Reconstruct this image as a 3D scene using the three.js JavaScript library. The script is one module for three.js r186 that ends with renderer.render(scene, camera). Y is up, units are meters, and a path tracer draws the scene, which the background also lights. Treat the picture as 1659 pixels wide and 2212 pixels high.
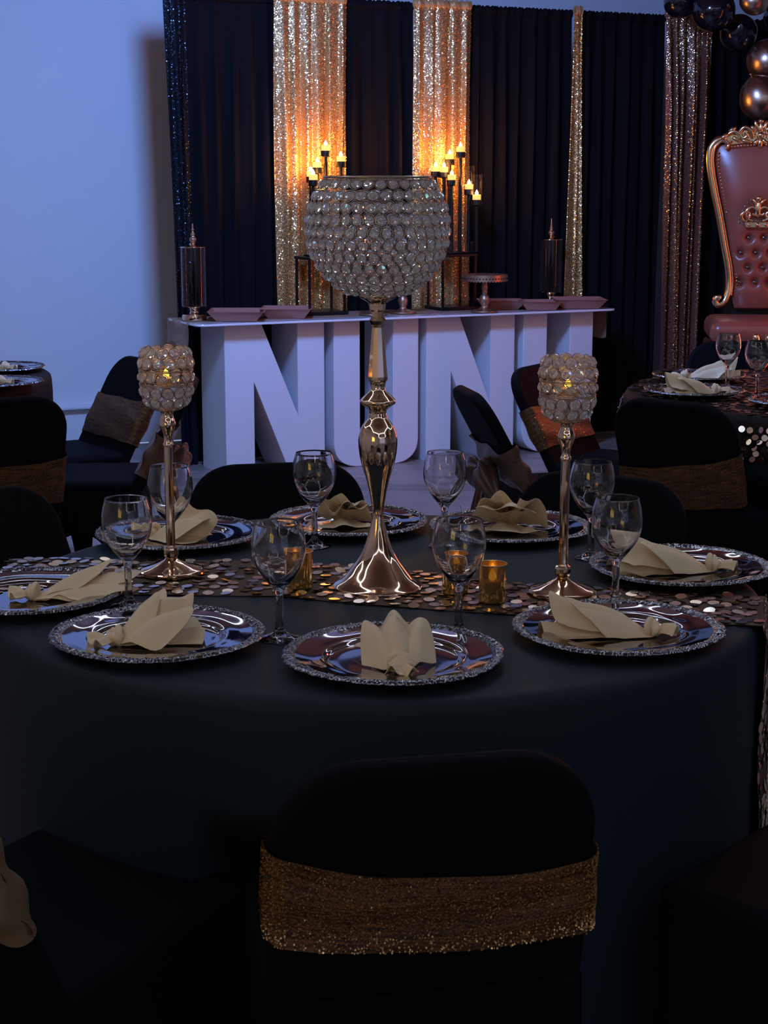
import * as THREE from 'three';
import { mergeGeometries, mergeVertices } from 'three/addons/utils/BufferGeometryUtils.js';
import { RoundedBoxGeometry } from 'three/addons/geometries/RoundedBoxGeometry.js';
import { RectAreaLightUniformsLib } from 'three/addons/lights/RectAreaLightUniformsLib.js';

// ───────────────────────── camera, sky, lights, exposure ─────────────────────────
const scene = new THREE.Scene();
const CAM_H = 1.446, PITCH = THREE.MathUtils.degToRad(11.28);
const camera = new THREE.PerspectiveCamera(2 * THREE.MathUtils.radToDeg(Math.atan(1106 / 3600)), 1659 / 2212, 0.1, 60);
camera.position.set(0, CAM_H, 0);
camera.lookAt(0, CAM_H - Math.sin(PITCH), -Math.cos(PITCH));
scene.background = new THREE.Color().setRGB(0.30, 0.36, 0.62);            // dusk sky outside the shop window
const renderer = new THREE.WebGLRenderer({ antialias: true });
renderer.toneMapping = THREE.LinearToneMapping;
renderer.toneMappingExposure = 1.0;
renderer.shadowMap.enabled = true;
RectAreaLightUniformsLib.init();
const TUBE = { radiance: 1, color: [0.70, 0.82, 1.0], width: 0.06, side: 1.9, glow: 7.5, y: 2.42 };      // honeycomb LED tubes on the ceiling
const WASH = { radiance: 560, color: [0.19, 0.37, 1.0], size: 0.42, at: [-0.3, 2.76, -5.9], to: [0.1, 1.0, -9.2] }; // lavender stage wash
const GLOW = { radiance: 22, color: [1.0, 0.16, 0.045], at: [2.85, 1.15, -7.7], to: [1.0, 0.9, -6.6], w: 0.12, h: 1.9 };  // orange LED column by the throne
const AMBER = [1.0, 0.40, 0.065];

// ───────────────────────── helpers ─────────────────────────
let seed = 7;
const rnd = () => { seed = (seed * 1664525 + 1013904223) >>> 0; return seed / 4294967296; };
const rr = (a, b) => a + (b - a) * rnd();
const gauss = () => (rnd() + rnd() + rnd() + rnd() - 2) * 1.0;
const V = (x, y, z) => new THREE.Vector3(x, y, z);
const lerp = (a, b, t) => a + (b - a) * t;
const sm = (a, b, x) => { const t = Math.min(1, Math.max(0, (x - a) / (b - a))); return t * t * (3 - 2 * t); };
function hash(x, y) { let h = (x * 374761393 + y * 668265263) | 0; h = Math.imul(h ^ (h >>> 13), 1274126177); return ((h ^ (h >>> 16)) >>> 0) / 4294967296; }
function vnoise(x, y) {
  const xi = Math.floor(x), yi = Math.floor(y), u = sm(0, 1, x - xi), v = sm(0, 1, y - yi);
  return lerp(lerp(hash(xi, yi), hash(xi + 1, yi), u), lerp(hash(xi, yi + 1), hash(xi + 1, yi + 1), u), v);
}
const names = new Map();
function numbered(n) { const k = names.get(n) || 0; names.set(n, k + 1); return k ? `${n}_${String(k).padStart(3, '0')}` : n; }
function tag(o, label, category, group, kind) {
  const u = {}; if (label) u.label = label; if (category) u.category = category; if (group) u.group = group; if (kind) u.kind = kind;
  o.userData = u; return o;
}
function thing(name, label, category, p = [0, 0, 0], turn = 0, group) {
  const o = new THREE.Group(); o.name = numbered(name); scene.add(o); o.position.set(...p); o.rotation.y = turn;
  return tag(o, label, category, group);
}
function prep(g) { const h = g.index ? g.toNonIndexed() : g; for (const k of Object.keys(h.attributes)) if (!['position', 'normal', 'uv'].includes(k)) h.deleteAttribute(k); if (!h.attributes.uv) h.setAttribute('uv', new THREE.BufferAttribute(new Float32Array(h.attributes.position.count * 2), 2)); return h; }
const merge = (list) => list.length === 1 ? list[0] : mergeGeometries(list.map(prep));
function obj(name, geo, mat, parent, label) {
  const m = new THREE.Mesh(Array.isArray(geo) ? merge(geo) : geo, mat); m.name = name; m.castShadow = m.receiveShadow = true;
  if (label) m.userData = { label }; parent.add(m); return m;
}
function copy(o, label, p, turn) { const c = o.clone(); c.name = numbered(o.name.replace(/_\d{3}$/, '')); c.userData = { ...o.userData, label }; scene.add(c); if (p) c.position.set(...p); if (turn !== undefined) c.rotation.y = turn; return c; }
function stuff(name, geo, mat, mats, parent) {
  const m = new THREE.InstancedMesh(geo, mat, mats.length); m.name = name; mats.forEach((x, i) => m.setMatrixAt(i, x)); m.castShadow = m.receiveShadow = true;
  m.userData = { kind: 'stuff' }; parent.add(m); return m;
}
function grid(fn, nu, nv) {                                              // surface p(u,v), u and v in 0..1
  const pos = [], uv = [], idx = [];
  for (let j = 0; j <= nv; j++) for (let i = 0; i <= nu; i++) { const p = fn(i / nu, j / nv); pos.push(p.x, p.y, p.z); uv.push(p.s ?? i / nu, p.t ?? j / nv); }
  for (let j = 0; j < nv; j++) for (let i = 0; i < nu; i++) { const a = j * (nu + 1) + i, b = a + 1, c = a + nu + 1, d = c + 1; idx.push(a, b, d, a, d, c); }
  const g = new THREE.BufferGeometry(); g.setAttribute('position', new THREE.Float32BufferAttribute(pos, 3)); g.setAttribute('uv', new THREE.Float32BufferAttribute(uv, 2)); g.setIndex(idx); g.computeVertexNormals(); return g;
}
function shell(fn, nu, nv, th) {                                         // the same with a thickness
  const g = grid(fn, nu, nv), p = g.attributes.position, n = g.attributes.normal, N = p.count, pos = [...p.array], idx = [...g.index.array], uv = [...g.attributes.uv.array, ...g.attributes.uv.array];
  for (let i = 0; i < N; i++) pos.push(p.getX(i) - n.getX(i) * th, p.getY(i) - n.getY(i) * th, p.getZ(i) - n.getZ(i) * th);
  const k = idx.length; for (let i = 0; i < k; i += 3) idx.push(idx[i] + N, idx[i + 2] + N, idx[i + 1] + N);
  const edge = (a, b) => idx.push(a, a + N, b, b, a + N, b + N), W = nu + 1;
  for (let i = 0; i < nu; i++) { edge(i, i + 1); edge(nv * W + i + 1, nv * W + i); }
  for (let j = 0; j < nv; j++) { edge((j + 1) * W, j * W); edge(j * W + nu, (j + 1) * W + nu); }
  const q = new THREE.BufferGeometry(); q.setAttribute('position', new THREE.Float32BufferAttribute(pos, 3)); q.setAttribute('uv', new THREE.Float32BufferAttribute(uv, 2)); q.setIndex(idx); q.computeVertexNormals(); return q;
}
const lathe = (pts, seg = 48) => new THREE.LatheGeometry(pts.map(([r, y]) => new THREE.Vector2(Math.max(r, 0), y)), seg);
function flat(g) { const h = prep(g); h.computeVertexNormals(); return h; }
function smoothProfile(pts, n) { const c = new THREE.CatmullRomCurve3(pts.map(([r, y]) => V(r, y, 0)), false, 'centripetal'); return c.getPoints(n).map((p) => [Math.max(p.x, 0.0001), p.y]); }
const box = (w, h, d, x = 0, y = 0, z = 0) => new THREE.BoxGeometry(w, h, d).translate(x, y, z);
const rbox = (w, h, d, r, x = 0, y = 0, z = 0, s = 3) => new RoundedBoxGeometry(w, h, d, s, r).translate(x, y, z);
const cyl = (r0, r1, h, x = 0, y = 0, z = 0, s = 24, open = false) => new THREE.CylinderGeometry(r0, r1, h, s, 1, open).translate(x, y, z);
function tube(pts, r, seg = 40, rs = 8, closed = false) { return new THREE.TubeGeometry(new THREE.CatmullRomCurve3(pts.map((p) => V(...p)), closed, 'centripetal'), seg, r, rs, closed); }
function bar(a, b, r, s = 10) { const A = V(...a), B = V(...b), d = B.clone().sub(A), g = new THREE.CylinderGeometry(r, r, d.length(), s); g.applyQuaternion(new THREE.Quaternion().setFromUnitVectors(V(0, 1, 0), d.clone().normalize())); const m = A.add(B).multiplyScalar(0.5); return g.translate(m.x, m.y, m.z); }
function extrude(pts, depth, bevel = 0, holes = [], seg = 2) {
  const s = pts instanceof THREE.Shape ? pts : new THREE.Shape(pts.map(([x, y]) => new THREE.Vector2(x, y)));
  for (const h of holes) s.holes.push(new THREE.Path(h.map(([x, y]) => new THREE.Vector2(x, y))));
  return new THREE.ExtrudeGeometry(s, { depth: depth - 2 * bevel, bevelEnabled: bevel > 0, bevelThickness: bevel, bevelSize: bevel, bevelOffset: -bevel, bevelSegments: seg, curveSegments: 16 }).translate(0, 0, bevel);
}
function roundRect(w, h, r, bottomRound = true) {
  const s = new THREE.Shape(), x = w / 2, b = bottomRound ? r : 0.001;
  s.moveTo(-x + b, 0); s.lineTo(x - b, 0); s.quadraticCurveTo(x, 0, x, b); s.lineTo(x, h - r); s.bezierCurveTo(x, h - r * 0.4, x - r * 0.4, h, x - r, h);
  s.lineTo(-x + r, h); s.bezierCurveTo(-x + r * 0.4, h, -x, h - r * 0.4, -x, h - r); s.lineTo(-x, b); s.quadraticCurveTo(-x, 0, -x + b, 0); return s;
}
function uvScale(g, a, b) { const u = g.attributes.uv; for (let i = 0; i < u.count; i++) u.setXY(i, u.getX(i) * a, u.getY(i) * b); return g; }

// stage frame: t runs along the letters to the right, d goes behind their fronts; a stage thing has local x = t and local z = towards the room
const TH = THREE.MathUtils.degToRad(25.5), CO = Math.cos(TH), SI = Math.sin(TH), OX = -0.7796, OZ = -8.14;
const stage = (t, y, d) => [OX + CO * t - SI * d, y, OZ - SI * t - CO * d];

// ───────────────────────── textures and materials ─────────────────────────
function dataTex(w, h, fn, srgb, ru = 1, rv = 1) {
  const a = new Uint8Array(w * h * 4);
  for (let y = 0; y < h; y++) for (let x = 0; x < w; x++) { const c = fn(x, y); const k = (y * w + x) * 4; a[k] = c[0]; a[k + 1] = c[1]; a[k + 2] = c[2]; a[k + 3] = 255; }
  const t = new THREE.DataTexture(a, w, h, THREE.RGBAFormat); t.wrapS = t.wrapT = THREE.RepeatWrapping; t.magFilter = THREE.LinearFilter; t.minFilter = THREE.LinearMipmapLinearFilter; t.generateMipmaps = true;
  if (srgb) t.colorSpace = THREE.SRGBColorSpace; t.repeat.set(ru, rv); t.needsUpdate = true; return t;
}
const g3 = (v) => [v, v, v];
const weave = dataTex(128, 128, (x, y) => g3(110 + 60 * ((x ^ y) & 1) + 70 * hash(x, y)), false, 1, 1);
const wood = [0, 1, 2].map((k) => dataTex(512, 64, (x, y) => {
  const n = vnoise(x / 90 + k * 17, y / 2.2) * 0.5 + vnoise(x / 24 + 9 * k, y / 1.1) * 0.3 + vnoise(x / 6, y * 1.7) * 0.2, b = 118 + 26 * (k - 1) * 0.5 + 62 * (n - 0.5);
  return [b * 1.08, b, b * 0.96];
}, true));
const plaster = dataTex(256, 256, (x, y) => g3(120 + 40 * vnoise(x / 3, y / 3) + 30 * vnoise(x / 14, y / 14)), false);
const glitter = dataTex(512, 256, (x, y) => { const c = hash(x >> 1, y >> 1), s = vnoise(x / 40, y / 1.5); const b = 96 + 70 * (s - 0.5) + 70 * (c - 0.5); return [b * 1.06, b, b * 0.9]; }, true);
const glitterBump = dataTex(512, 256, (x, y) => g3(255 * hash((x + (y % 3)) >> 1, 91 + (y >> 1))), false);
const C = (r, g, b) => new THREE.Color().setRGB(r, g, b);
const std = (c, rough, metal = 0, o = {}) => new THREE.MeshStandardMaterial({ color: C(...c), roughness: rough, metalness: metal, side: THREE.DoubleSide, ...o });
const phy = (c, rough, metal = 0, o = {}) => new THREE.MeshPhysicalMaterial({ color: C(...c), roughness: rough, metalness: metal, side: THREE.DoubleSide, ...o });
const glow = (c, e) => std([0.02, 0.02, 0.02], 0.6, 0, { emissive: C(...c), emissiveIntensity: e });
const M = {
  wall: std([0.80, 0.80, 0.82], 0.75, 0, { bumpMap: plaster, bumpScale: 0.0004 }),
  ceiling: std([0.21, 0.125, 0.105], 0.85),
  floorBase: std([0.20, 0.18, 0.17], 0.5),
  plank: wood.map((t) => std([1.05, 1.0, 0.98], 0.36, 0, { map: t })),
  trim: std([0.78, 0.79, 0.82], 0.4),
  letter: std([0.70, 0.72, 0.76], 0.55),
  acrylic: phy([0.82, 0.80, 0.84], 0.15, 0, { clearcoat: 0.4 }),
  cloth: phy([0.0135, 0.025, 0.035], 0.6, 0, { bumpMap: weave, bumpScale: 0.0002, specularIntensity: 0.30 }),
  brownCloth: phy([0.024, 0.016, 0.017], 0.7, 0, { specularIntensity: 0.25 }),
  spandex: phy([0.003, 0.0038, 0.006], 0.7, 0, { specularIntensity: 0.12 }),
  drapeBlack: phy([0.0085, 0.0078, 0.009], 0.9, 0, { specularIntensity: 0.08 }),
  goldFabric: std([0.52, 0.30, 0.11], 0.5, 0.25),
  roseFabric: std([0.20, 0.075, 0.05], 0.6, 0.1),
  darkSequinFabric: phy([0.004, 0.006, 0.010], 0.6, 0, { specularIntensity: 0.2 }),
  sequinGold: std([0.95, 0.65, 0.30], 0.26, 1),
  sequinDark: std([0.045, 0.06, 0.085], 0.25, 1),
  runnerFabric: std([0.075, 0.045, 0.024], 0.75),
  sequinBig: [std([0.88, 0.70, 0.55], 0.13, 1), std([0.74, 0.52, 0.36], 0.16, 1), std([0.92, 0.82, 0.74], 0.12, 1)],
  band: std([0.72, 0.37, 0.14], 0.45, 0.3, { map: glitter, bumpMap: glitterBump, bumpScale: 0.00025 }),
  bandSequin: std([0.56, 0.32, 0.12], 0.2, 1),
  satinBrown: phy([0.10, 0.053, 0.034], 0.38, 0, { sheen: 0.6, sheenColor: C(0.4, 0.25, 0.15), sheenRoughness: 0.3 }),
  satinGold: phy([0.17, 0.12, 0.065], 0.35, 0, { sheen: 0.5, sheenColor: C(0.5, 0.4, 0.2), sheenRoughness: 0.3 }),
  napkin: phy([0.80, 0.64, 0.42], 0.46, 0, { sheen: 0.5, sheenColor: C(0.6, 0.5, 0.35), sheenRoughness: 0.35, bumpMap: weave, bumpScale: 0.0001 }),
  goldChrome: std([0.88, 0.66, 0.48], 0.09, 1),
  goldWire: std([0.50, 0.39, 0.31], 0.22, 1),
  copper: std([0.50, 0.31, 0.21], 0.4, 0.9),
  silver: std([0.36, 0.35, 0.375], 0.05, 1),
  silverRough: std([0.22, 0.23, 0.265], 0.18, 1),
  crystal: new THREE.MeshPhysicalMaterial({ color: C(0.97, 0.97, 0.99), roughness: 0.02, transmission: 0.75, thickness: 0.01, ior: 1.55, iridescence: 0.7, iridescenceIOR: 1.7, iridescenceThicknessRange: [380, 380] }),
  glass: new THREE.MeshPhysicalMaterial({ color: C(0.98, 0.985, 0.985), roughness: 0.0, transmission: 1, thickness: 0.003, ior: 1.5, attenuationColor: C(0.16, 0.17, 0.19), attenuationDistance: 0.04 }),
  pane: new THREE.MeshPhysicalMaterial({ color: C(0.97, 0.97, 0.97), roughness: 0.02, transmission: 1, thickness: 0, ior: 1.45, side: THREE.DoubleSide }),
  smoke: new THREE.MeshPhysicalMaterial({ color: C(0.84, 0.80, 0.80), roughness: 0.03, transmission: 1, thickness: 0, ior: 1.5, side: THREE.DoubleSide }),
  votive: phy([0.55, 0.36, 0.13], 0.10, 0.8, { transmission: 0.9, thickness: 0 }),
  amberFlame: glow([1.0, 0.55, 0.06], 2.2),
  wax: std([0.55, 0.40, 0.12], 0.6, 0, { emissive: C(1.0, 0.56, 0.10), emissiveIntensity: 1.15 }),
  flame: glow([1.0, 0.80, 0.42], 6),
  tealight: std([0.7, 0.5, 0.25], 0.6),
  blackMetal: std([0.010, 0.009, 0.010], 0.35, 0.4),
  blackGlass: phy([0.012, 0.011, 0.012], 0.12, 0),
  tray: std([0.36, 0.15, 0.11], 0.45),
  runnerTan: std([0.34, 0.22, 0.15], 0.6),
  leather: phy([0.28, 0.08, 0.05], 0.28, 0, { clearcoat: 0.25, clearcoatRoughness: 0.3 }),
  goldCarve: std([0.84, 0.60, 0.36], 0.2, 1),
  balloonBlack: phy([0.006, 0.006, 0.010], 0.12, 0, { clearcoat: 0.6, clearcoatRoughness: 0.08 }),
  balloonGold: std([0.60, 0.41, 0.30], 0.3, 1),
  tubeGlow: glow(TUBE.color, TUBE.glow),
  washGlow: glow(WASH.color, 6),
  columnGlow: glow(GLOW.color, 5),
  lampYellow: glow([1.0, 0.62, 0.10], 5),
  fixture: std([0.05, 0.05, 0.055], 0.5, 0.3),
};

// ───────────────────────── the room (aligned with the stage) ─────────────────────────
const RT0 = -4.6, RT1 = 6.2, RD0 = -12.5, RD1 = 1.25, RH = 2.95;
function struct(name, geo, mat, parent, t = 0, y = 0, d = 0) {
  const m = obj(name, geo, mat, parent || scene); if (!parent) { m.position.set(...stage(t, y, d)); m.rotation.y = TH; m.userData.kind = 'structure'; } return m;
}
const WT = RT1 - RT0, WD = RD1 - RD0, MT = (RT0 + RT1) / 2, MD = (RD0 + RD1) / 2;
const floor = new THREE.Group(); floor.name = 'floor'; floor.userData = { kind: 'structure' }; scene.add(floor);
{
  const g = box(WT, 0.12, WD, 0, -0.066, 0).rotateY(TH); const p = stage(MT, 0, MD); g.translate(...p); obj('subfloor', g, M.floorBase, floor);
  // planks run across the view; the joints are open gaps of 2 mm
  const PW = 0.18, PL = 1.22, lens = [1.22, 1.21];
  const geos = [0, 1, 2].map((k) => { const b = rbox(PL - 0.003, 0.006, PW - 0.003, 0.0012, 0, 0.003 - 0.006, 0, 1); return uvScale(b, 1, 1); });
  const rest = [[], [], []], J0 = Math.round((-1.2 - 5.0) / PW);
  for (let j = J0; j < 60; j++) for (let i = -6; i < 12; i++) {
    const x = -2.75 + i * PL + [0.2, 0.75, 0.45, 1.0, 0.05][((j % 5) + 5) % 5] * 0.9, z = -1.2 - j * PW, b = stageInv(x, z), k = Math.floor(rnd() * 3);
    if (b.d > 1.22 || b.d < RD0 + 0.3 || b.t < RT0 + 0.6 || b.t > RT1 - 0.6) continue;
    if (j >= 0 && j < 49 && i >= 0 && i < 6) { const m = obj('plank', geos[k], M.plank[k], floor); m.position.set(x, 0, z); } else rest[k].push(new THREE.Matrix4().makeTranslation(x, 0, z));
  }
  rest.forEach((r, k) => stuff('planks', geos[k], M.plank[k], r, floor));
}
function stageInv(x, z) { const a = x - OX, b = z - OZ; return { t: a * CO - b * SI, d: -a * SI - b * CO }; }
struct('wall_back', box(WT + 0.3, RH, 0.15, 0, RH / 2, 0), M.wall, null, MT, 0, RD1 + 0.075);
struct('wall_left', box(0.15, RH, WD, 0, RH / 2, 0), M.wall, null, RT0 - 0.075, 0, MD);
struct('wall_right', box(0.15, RH, WD, 0, RH / 2, 0), M.wall, null, RT1 + 0.075, 0, MD);
{
  // front wall with a shop window behind the camera
  const s = new THREE.Shape([[-WT / 2 - 0.15, 0], [WT / 2 + 0.15, 0], [WT / 2 + 0.15, RH], [-WT / 2 - 0.15, RH]].map((p) => new THREE.Vector2(...p)));
  const wx0 = -3.4 - MT, wx1 = 0.6 - MT, wy0 = 0.35, wy1 = 2.45;
  s.holes.push(new THREE.Path([[wx0, wy0], [wx0, wy1], [wx1, wy1], [wx1, wy0]].map((p) => new THREE.Vector2(...p))));
  struct('wall_front', new THREE.ExtrudeGeometry(s, { depth: 0.15, bevelEnabled: false }), M.wall, null, MT, 0, RD0);
  const w = new THREE.Group(); w.name = 'window_1'; w.userData = { kind: 'structure' }; scene.add(w); w.position.set(...stage(MT, 0, RD0 - 0.05)); w.rotation.y = TH;
  const fr = []; for (let k = 0; k <= 4; k++) fr.push(box(0.07, wy1 - wy0, 0.08, lerp(wx0, wx1, k / 4), (wy0 + wy1) / 2, 0)); for (const y of [wy0, 1.75, wy1]) fr.push(box(wx1 - wx0, 0.07, 0.08, (wx0 + wx1) / 2, y, 0));
  obj('window_frame', fr, M.fixture, w);
  for (let k = 0; k < 4; k++) obj('pane', box((wx1 - wx0) / 4 - 0.07, wy1 - wy0, 0.004, lerp(wx0, wx1, (k + 0.5) / 4), (wy0 + wy1) / 2, 0), M.pane, w);
}
struct('ceiling', box(WT + 0.3, 0.15, WD + 0.3, 0, RH + 0.075, 0), M.ceiling, null, MT, 0, MD);
{
  const t = new THREE.Group(); t.name = 'trim_1'; t.userData = { kind: 'structure' }; scene.add(t); t.position.set(...stage(-2.2, 0, RD1)); t.rotation.y = TH;
  obj('rail', rbox(4.4, 0.022, 0.05, 0.008, 0, 0.222, 0.024), M.trim, t);
  obj('rail_bracket', [-1.4, -0.2, 0.9, 1.9].map((x) => rbox(0.03, 0.03, 0.03, 0.006, x, 0.2, 0.016)), M.fixture, t);
}

// ───────────────────────── lamps ─────────────────────────
function area(parent, w, h, color, radiance, pos, target) { const l = new THREE.RectAreaLight(C(...color), radiance, w, h); parent.add(l); l.position.copy(pos); l.lookAt(target); l.castShadow = true; return l; }
{
  // honeycomb of LED tubes under the ceiling, one fitting
  const t = thing('honeycomb_light', 'honeycomb of white LED tubes hung flat below the dark ceiling', 'ceiling light', [0, TUBE.y + 0.05, 0]);
  const S = TUBE.side, seen = new Set(), H = Math.sqrt(3) / 2 * S;
  for (let r = 0; r < 4; r++) for (let q = 0; q < 2; q++) {
    const cx = -1.3 + q * 2 * H - (r % 2) * H, cz = -4.6 + r * 1.5 * S;
    for (let k = 0; k < 6; k++) {
      const a = Math.PI / 6 + k * Math.PI / 3, b = a + Math.PI / 3, A = [cx + S * Math.cos(a), cz + S * Math.sin(a)], B = [cx + S * Math.cos(b), cz + S * Math.sin(b)];
      const mx = (A[0] + B[0]) / 2, mz = (A[1] + B[1]) / 2, key = `${Math.round(mx * 50)},${Math.round(mz * 50)}`; if (seen.has(key)) continue; seen.add(key);
      const si = stageInv(mx, mz); if (si.d > -0.9 || si.t < -4.0 || si.d < -12.2) continue;
      const yaw = -Math.atan2(B[1] - A[1], B[0] - A[0]);
      const m = obj('light_tube', rbox(S - 0.05, 0.012, TUBE.width, 0.005), M.tubeGlow, t); m.position.set(mx, -0.05, mz); m.rotation.y = yaw;
      if (k % 2 === 0) obj('suspension_wire', bar([A[0], -0.045, A[1]], [A[0], RH - TUBE.y - 0.05, A[1]], 0.0025, 6), M.fixture, t);
      const l = area(t, S - 0.05, TUBE.width, TUBE.color, TUBE.radiance, V(mx, -0.075, mz), V(mx, -3, mz)); l.position.set(mx, -0.075, mz); l.rotation.set(-Math.PI / 2, 0, 0); l.rotateZ(yaw);
    }
  }
}
{
  const p = V(...WASH.at), q = V(...WASH.to), t = thing('stage_wash_light', 'square lavender LED panel hung from the ceiling facing the stage', 'stage light', [p.x, p.y, p.z]);
  const dir = q.clone().sub(p).normalize(), quat = new THREE.Quaternion().setFromUnitVectors(V(0, 0, 1), dir);
  obj('housing', rbox(WASH.size + 0.05, WASH.size + 0.05, 0.06, 0.012, 0, 0, -0.035).applyQuaternion(quat), M.fixture, t);
  obj('light_panel', box(WASH.size, WASH.size, 0.008).applyQuaternion(quat), M.washGlow, t);
  obj('bracket', bar([0, 0, 0], [0, RH - p.y, 0], 0.012), M.fixture, t);
  const l = area(t, WASH.size, WASH.size, WASH.color, WASH.radiance / Math.PI, dir.clone().multiplyScalar(0.012), q); l.lookAt(q);
}
{
  const p = V(...GLOW.at), q = V(...GLOW.to), t = thing('led_column_lamp', 'tall orange LED column lamp standing beside the throne', 'lamp', [p.x, 0, p.z], Math.atan2(q.x - p.x, q.z - p.z));
  obj('base', cyl(0.16, 0.18, 0.03, 0, 0.015, -0.05), M.fixture, t);
  obj('column', rbox(GLOW.w + 0.03, GLOW.h + 0.06, 0.05, 0.01, 0, p.y, -0.03), M.fixture, t);
  obj('light_strip', box(GLOW.w, GLOW.h, 0.008, 0, p.y, 0), M.columnGlow, t);
  const l = new THREE.RectAreaLight(C(...GLOW.color), GLOW.radiance, GLOW.w, GLOW.h); t.add(l); l.position.set(0, p.y, 0.012); l.rotation.y = Math.PI;
}
for (let k = 0; k < 3; k++) {
  const p = stage(RT0 + 0.03, 1.55, -7.9 + k * 0.45), t = thing('wall_lamp', ['warm yellow tube lamp on the left wall, nearest the window', 'warm yellow tube lamp on the left wall, middle of three', 'warm yellow tube lamp on the left wall, nearest the stage'][k], 'lamp', p, TH + Math.PI / 2);
  obj('back_plate', rbox(0.12, 0.9, 0.04, 0.01, 0, 0, 0), M.fixture, t); obj('light_tube', rbox(0.08, 0.85, 0.04, 0.015, 0, 0, 0.04), M.lampYellow, t);
  const l = new THREE.RectAreaLight(C(1, 0.62, 0.1), 6, 0.08, 0.85); t.add(l); l.position.set(0, 0, 0.065); l.rotation.y = Math.PI;
}

// ───────────────────────── backdrop curtains ─────────────────────────
function drapeFn(t0, t1, b0, b1, y1, y0, n, amp, ph, jag = 0.25) {
  return (u, v) => {                                                     // u across, v from top down
    const y = lerp(y1, y0, v), a = lerp(t0, b0, v), b = lerp(t1, b1, v), w = u * n * 2 * Math.PI + ph;
    const g = 0.35 + 0.65 * sm(0, 0.25, v), j = Math.sin(w + jag * Math.sin(w * 0.37 + 2 * v)) + 0.45 * Math.sin(w * 0.53 + 1.3 + 1.2 * v) + 0.25 * Math.sin(w * 1.9 + ph);
    return { x: lerp(a, b, u) + 0.006 * Math.sin(w * 0.7 + v * 5), y: y + (v === 0 ? 0.008 * Math.sin(w * 2.3) : 0), z: amp * g * j * 0.6, s: u * (t1 - t0) * 4, t: v * 4 };
  };
}
const hexSeq = new THREE.CircleGeometry(0.0029, 6);
function curtain(name, label, t0, t1, b0, b1, y1, n, amp, mat, d, group, seq) {
  const p = stage((t0 + t1) / 2, 0, d), t = thing(name, label, 'curtain', p, TH, group), c = (t0 + t1) / 2, f = drapeFn(t0 - c, t1 - c, b0 - c, b1 - c, y1, 0.006, n, amp, t0 * 9);
  obj('fabric', grid(f, Math.max(24, Math.round(n * 14)), 60), mat, t);
  obj('rod_pocket', grid((u, v) => { const q = f(u, 0), a = v * Math.PI * 2; return { x: q.x, y: y1 - 0.018 + 0.022 * Math.cos(a) + 0.004 * Math.sin(u * n * 19), z: q.z + 0.014 * Math.sin(a), s: u, t: v }; }, Math.max(24, Math.round(n * 14)), 8), mat, t);
  if (seq) {
    const mats = [], W = t1 - t0, step = seq.step, X = V(), Q = new THREE.Quaternion(), E = new THREE.Euler(), one = V(1, 1, 1);
    const nu = Math.round(Math.max(W, b1 - b0) / step), nv = Math.round((y1 - (seq.y0 ?? 0.05)) / step), vmax = 1 - ((seq.y0 ?? 0.05) / y1);
    for (let j = 0; j < nv; j++) for (let i = 0; i < nu; i++) {
      const u = (i + 0.5 + (j & 1) * 0.5 + rr(-0.2, 0.2)) / nu, v = (j + rnd()) / nv * vmax; if (u > 1 || u < 0) continue;
      const a = f(u, v), b = f(Math.min(1, u + 0.004), v), k = Math.atan2(-(b.z - a.z), (b.x - a.x) || 1e-6);
      X.set(a.x + 0.0025 * Math.sin(k), a.y, a.z + 0.0035 + 0.001 * rnd()); E.set(gauss() * seq.tilt - 0.02, k + gauss() * seq.tilt, 0); Q.setFromEuler(E);
      mats.push(new THREE.Matrix4().compose(X, Q, one));
    }
    stuff('sequins', hexSeq, seq.mat, mats, t);
  }
  return t;
}
const CY = 2.365, SQ = (tilt = 0.24, step = 0.0104, y0) => ({ mat: M.sequinGold, step, tilt, y0 });
curtain('sequin_curtain', 'narrow black sequin curtain strip at the left end of the backdrop', -0.136, -0.028, -0.09, 0.0, CY - 0.005, 3, 0.012, M.darkSequinFabric, 0.40, 'sequin curtains of the backdrop', { mat: M.sequinDark, step: 0.0085, tilt: 0.25, y0: 0.5 });
curtain('sequin_curtain', 'wide gold sequin curtain strip behind the left candle cluster', 0.440, 0.845, 0.455, 0.83, CY - 0.002, 6, 0.024, M.goldFabric, 0.395, 'sequin curtains of the backdrop', SQ(0.27, 0.0064, 0.6));
curtain('sequin_curtain', 'gold sequin curtain strip behind the right candle cluster', 1.219, 1.573, 1.23, 1.57, CY, 5, 0.024, M.goldFabric, 0.395, 'sequin curtains of the backdrop', SQ(0.27, 0.0064, 0.6));
curtain('sequin_curtain', 'very narrow gold sequin strip beside the right glass jar', 2.196, 2.256, 2.165, 2.30, CY + 0.004, 2, 0.010, M.goldFabric, 0.395, 'sequin curtains of the backdrop', SQ(0.27, 0.0064, 0.6));
curtain('sequin_curtain', 'rose gold sequin curtain with deep pleats next to the throne', 2.80, 3.118, 2.845, 3.075, CY + 0.008, 6, 0.050, M.roseFabric, 0.385, 'sequin curtains of the backdrop', SQ(0.25, 0.0064, 0.1));
const BL = [['black curtain panel between the black sequin strip and the wide gold strip', -0.06, 0.47, 6], ['black curtain panel between the two candle-lit gold strips', 0.82, 1.24, 5], ['black curtain panel behind the right glass jar and cake stand', 1.55, 2.215, 8], ['black curtain panel between the very narrow gold strip and the rose gold curtain', 2.24, 2.83, 7], ['black curtain panel behind the throne at the right end', 3.08, 4.35, 14]];
for (const [label, a, b, n] of BL) curtain('black_curtain', label, a, b, a, b, CY - 0.012, n, 0.026, M.drapeBlack, 0.45, 'black curtains of the backdrop');

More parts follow.
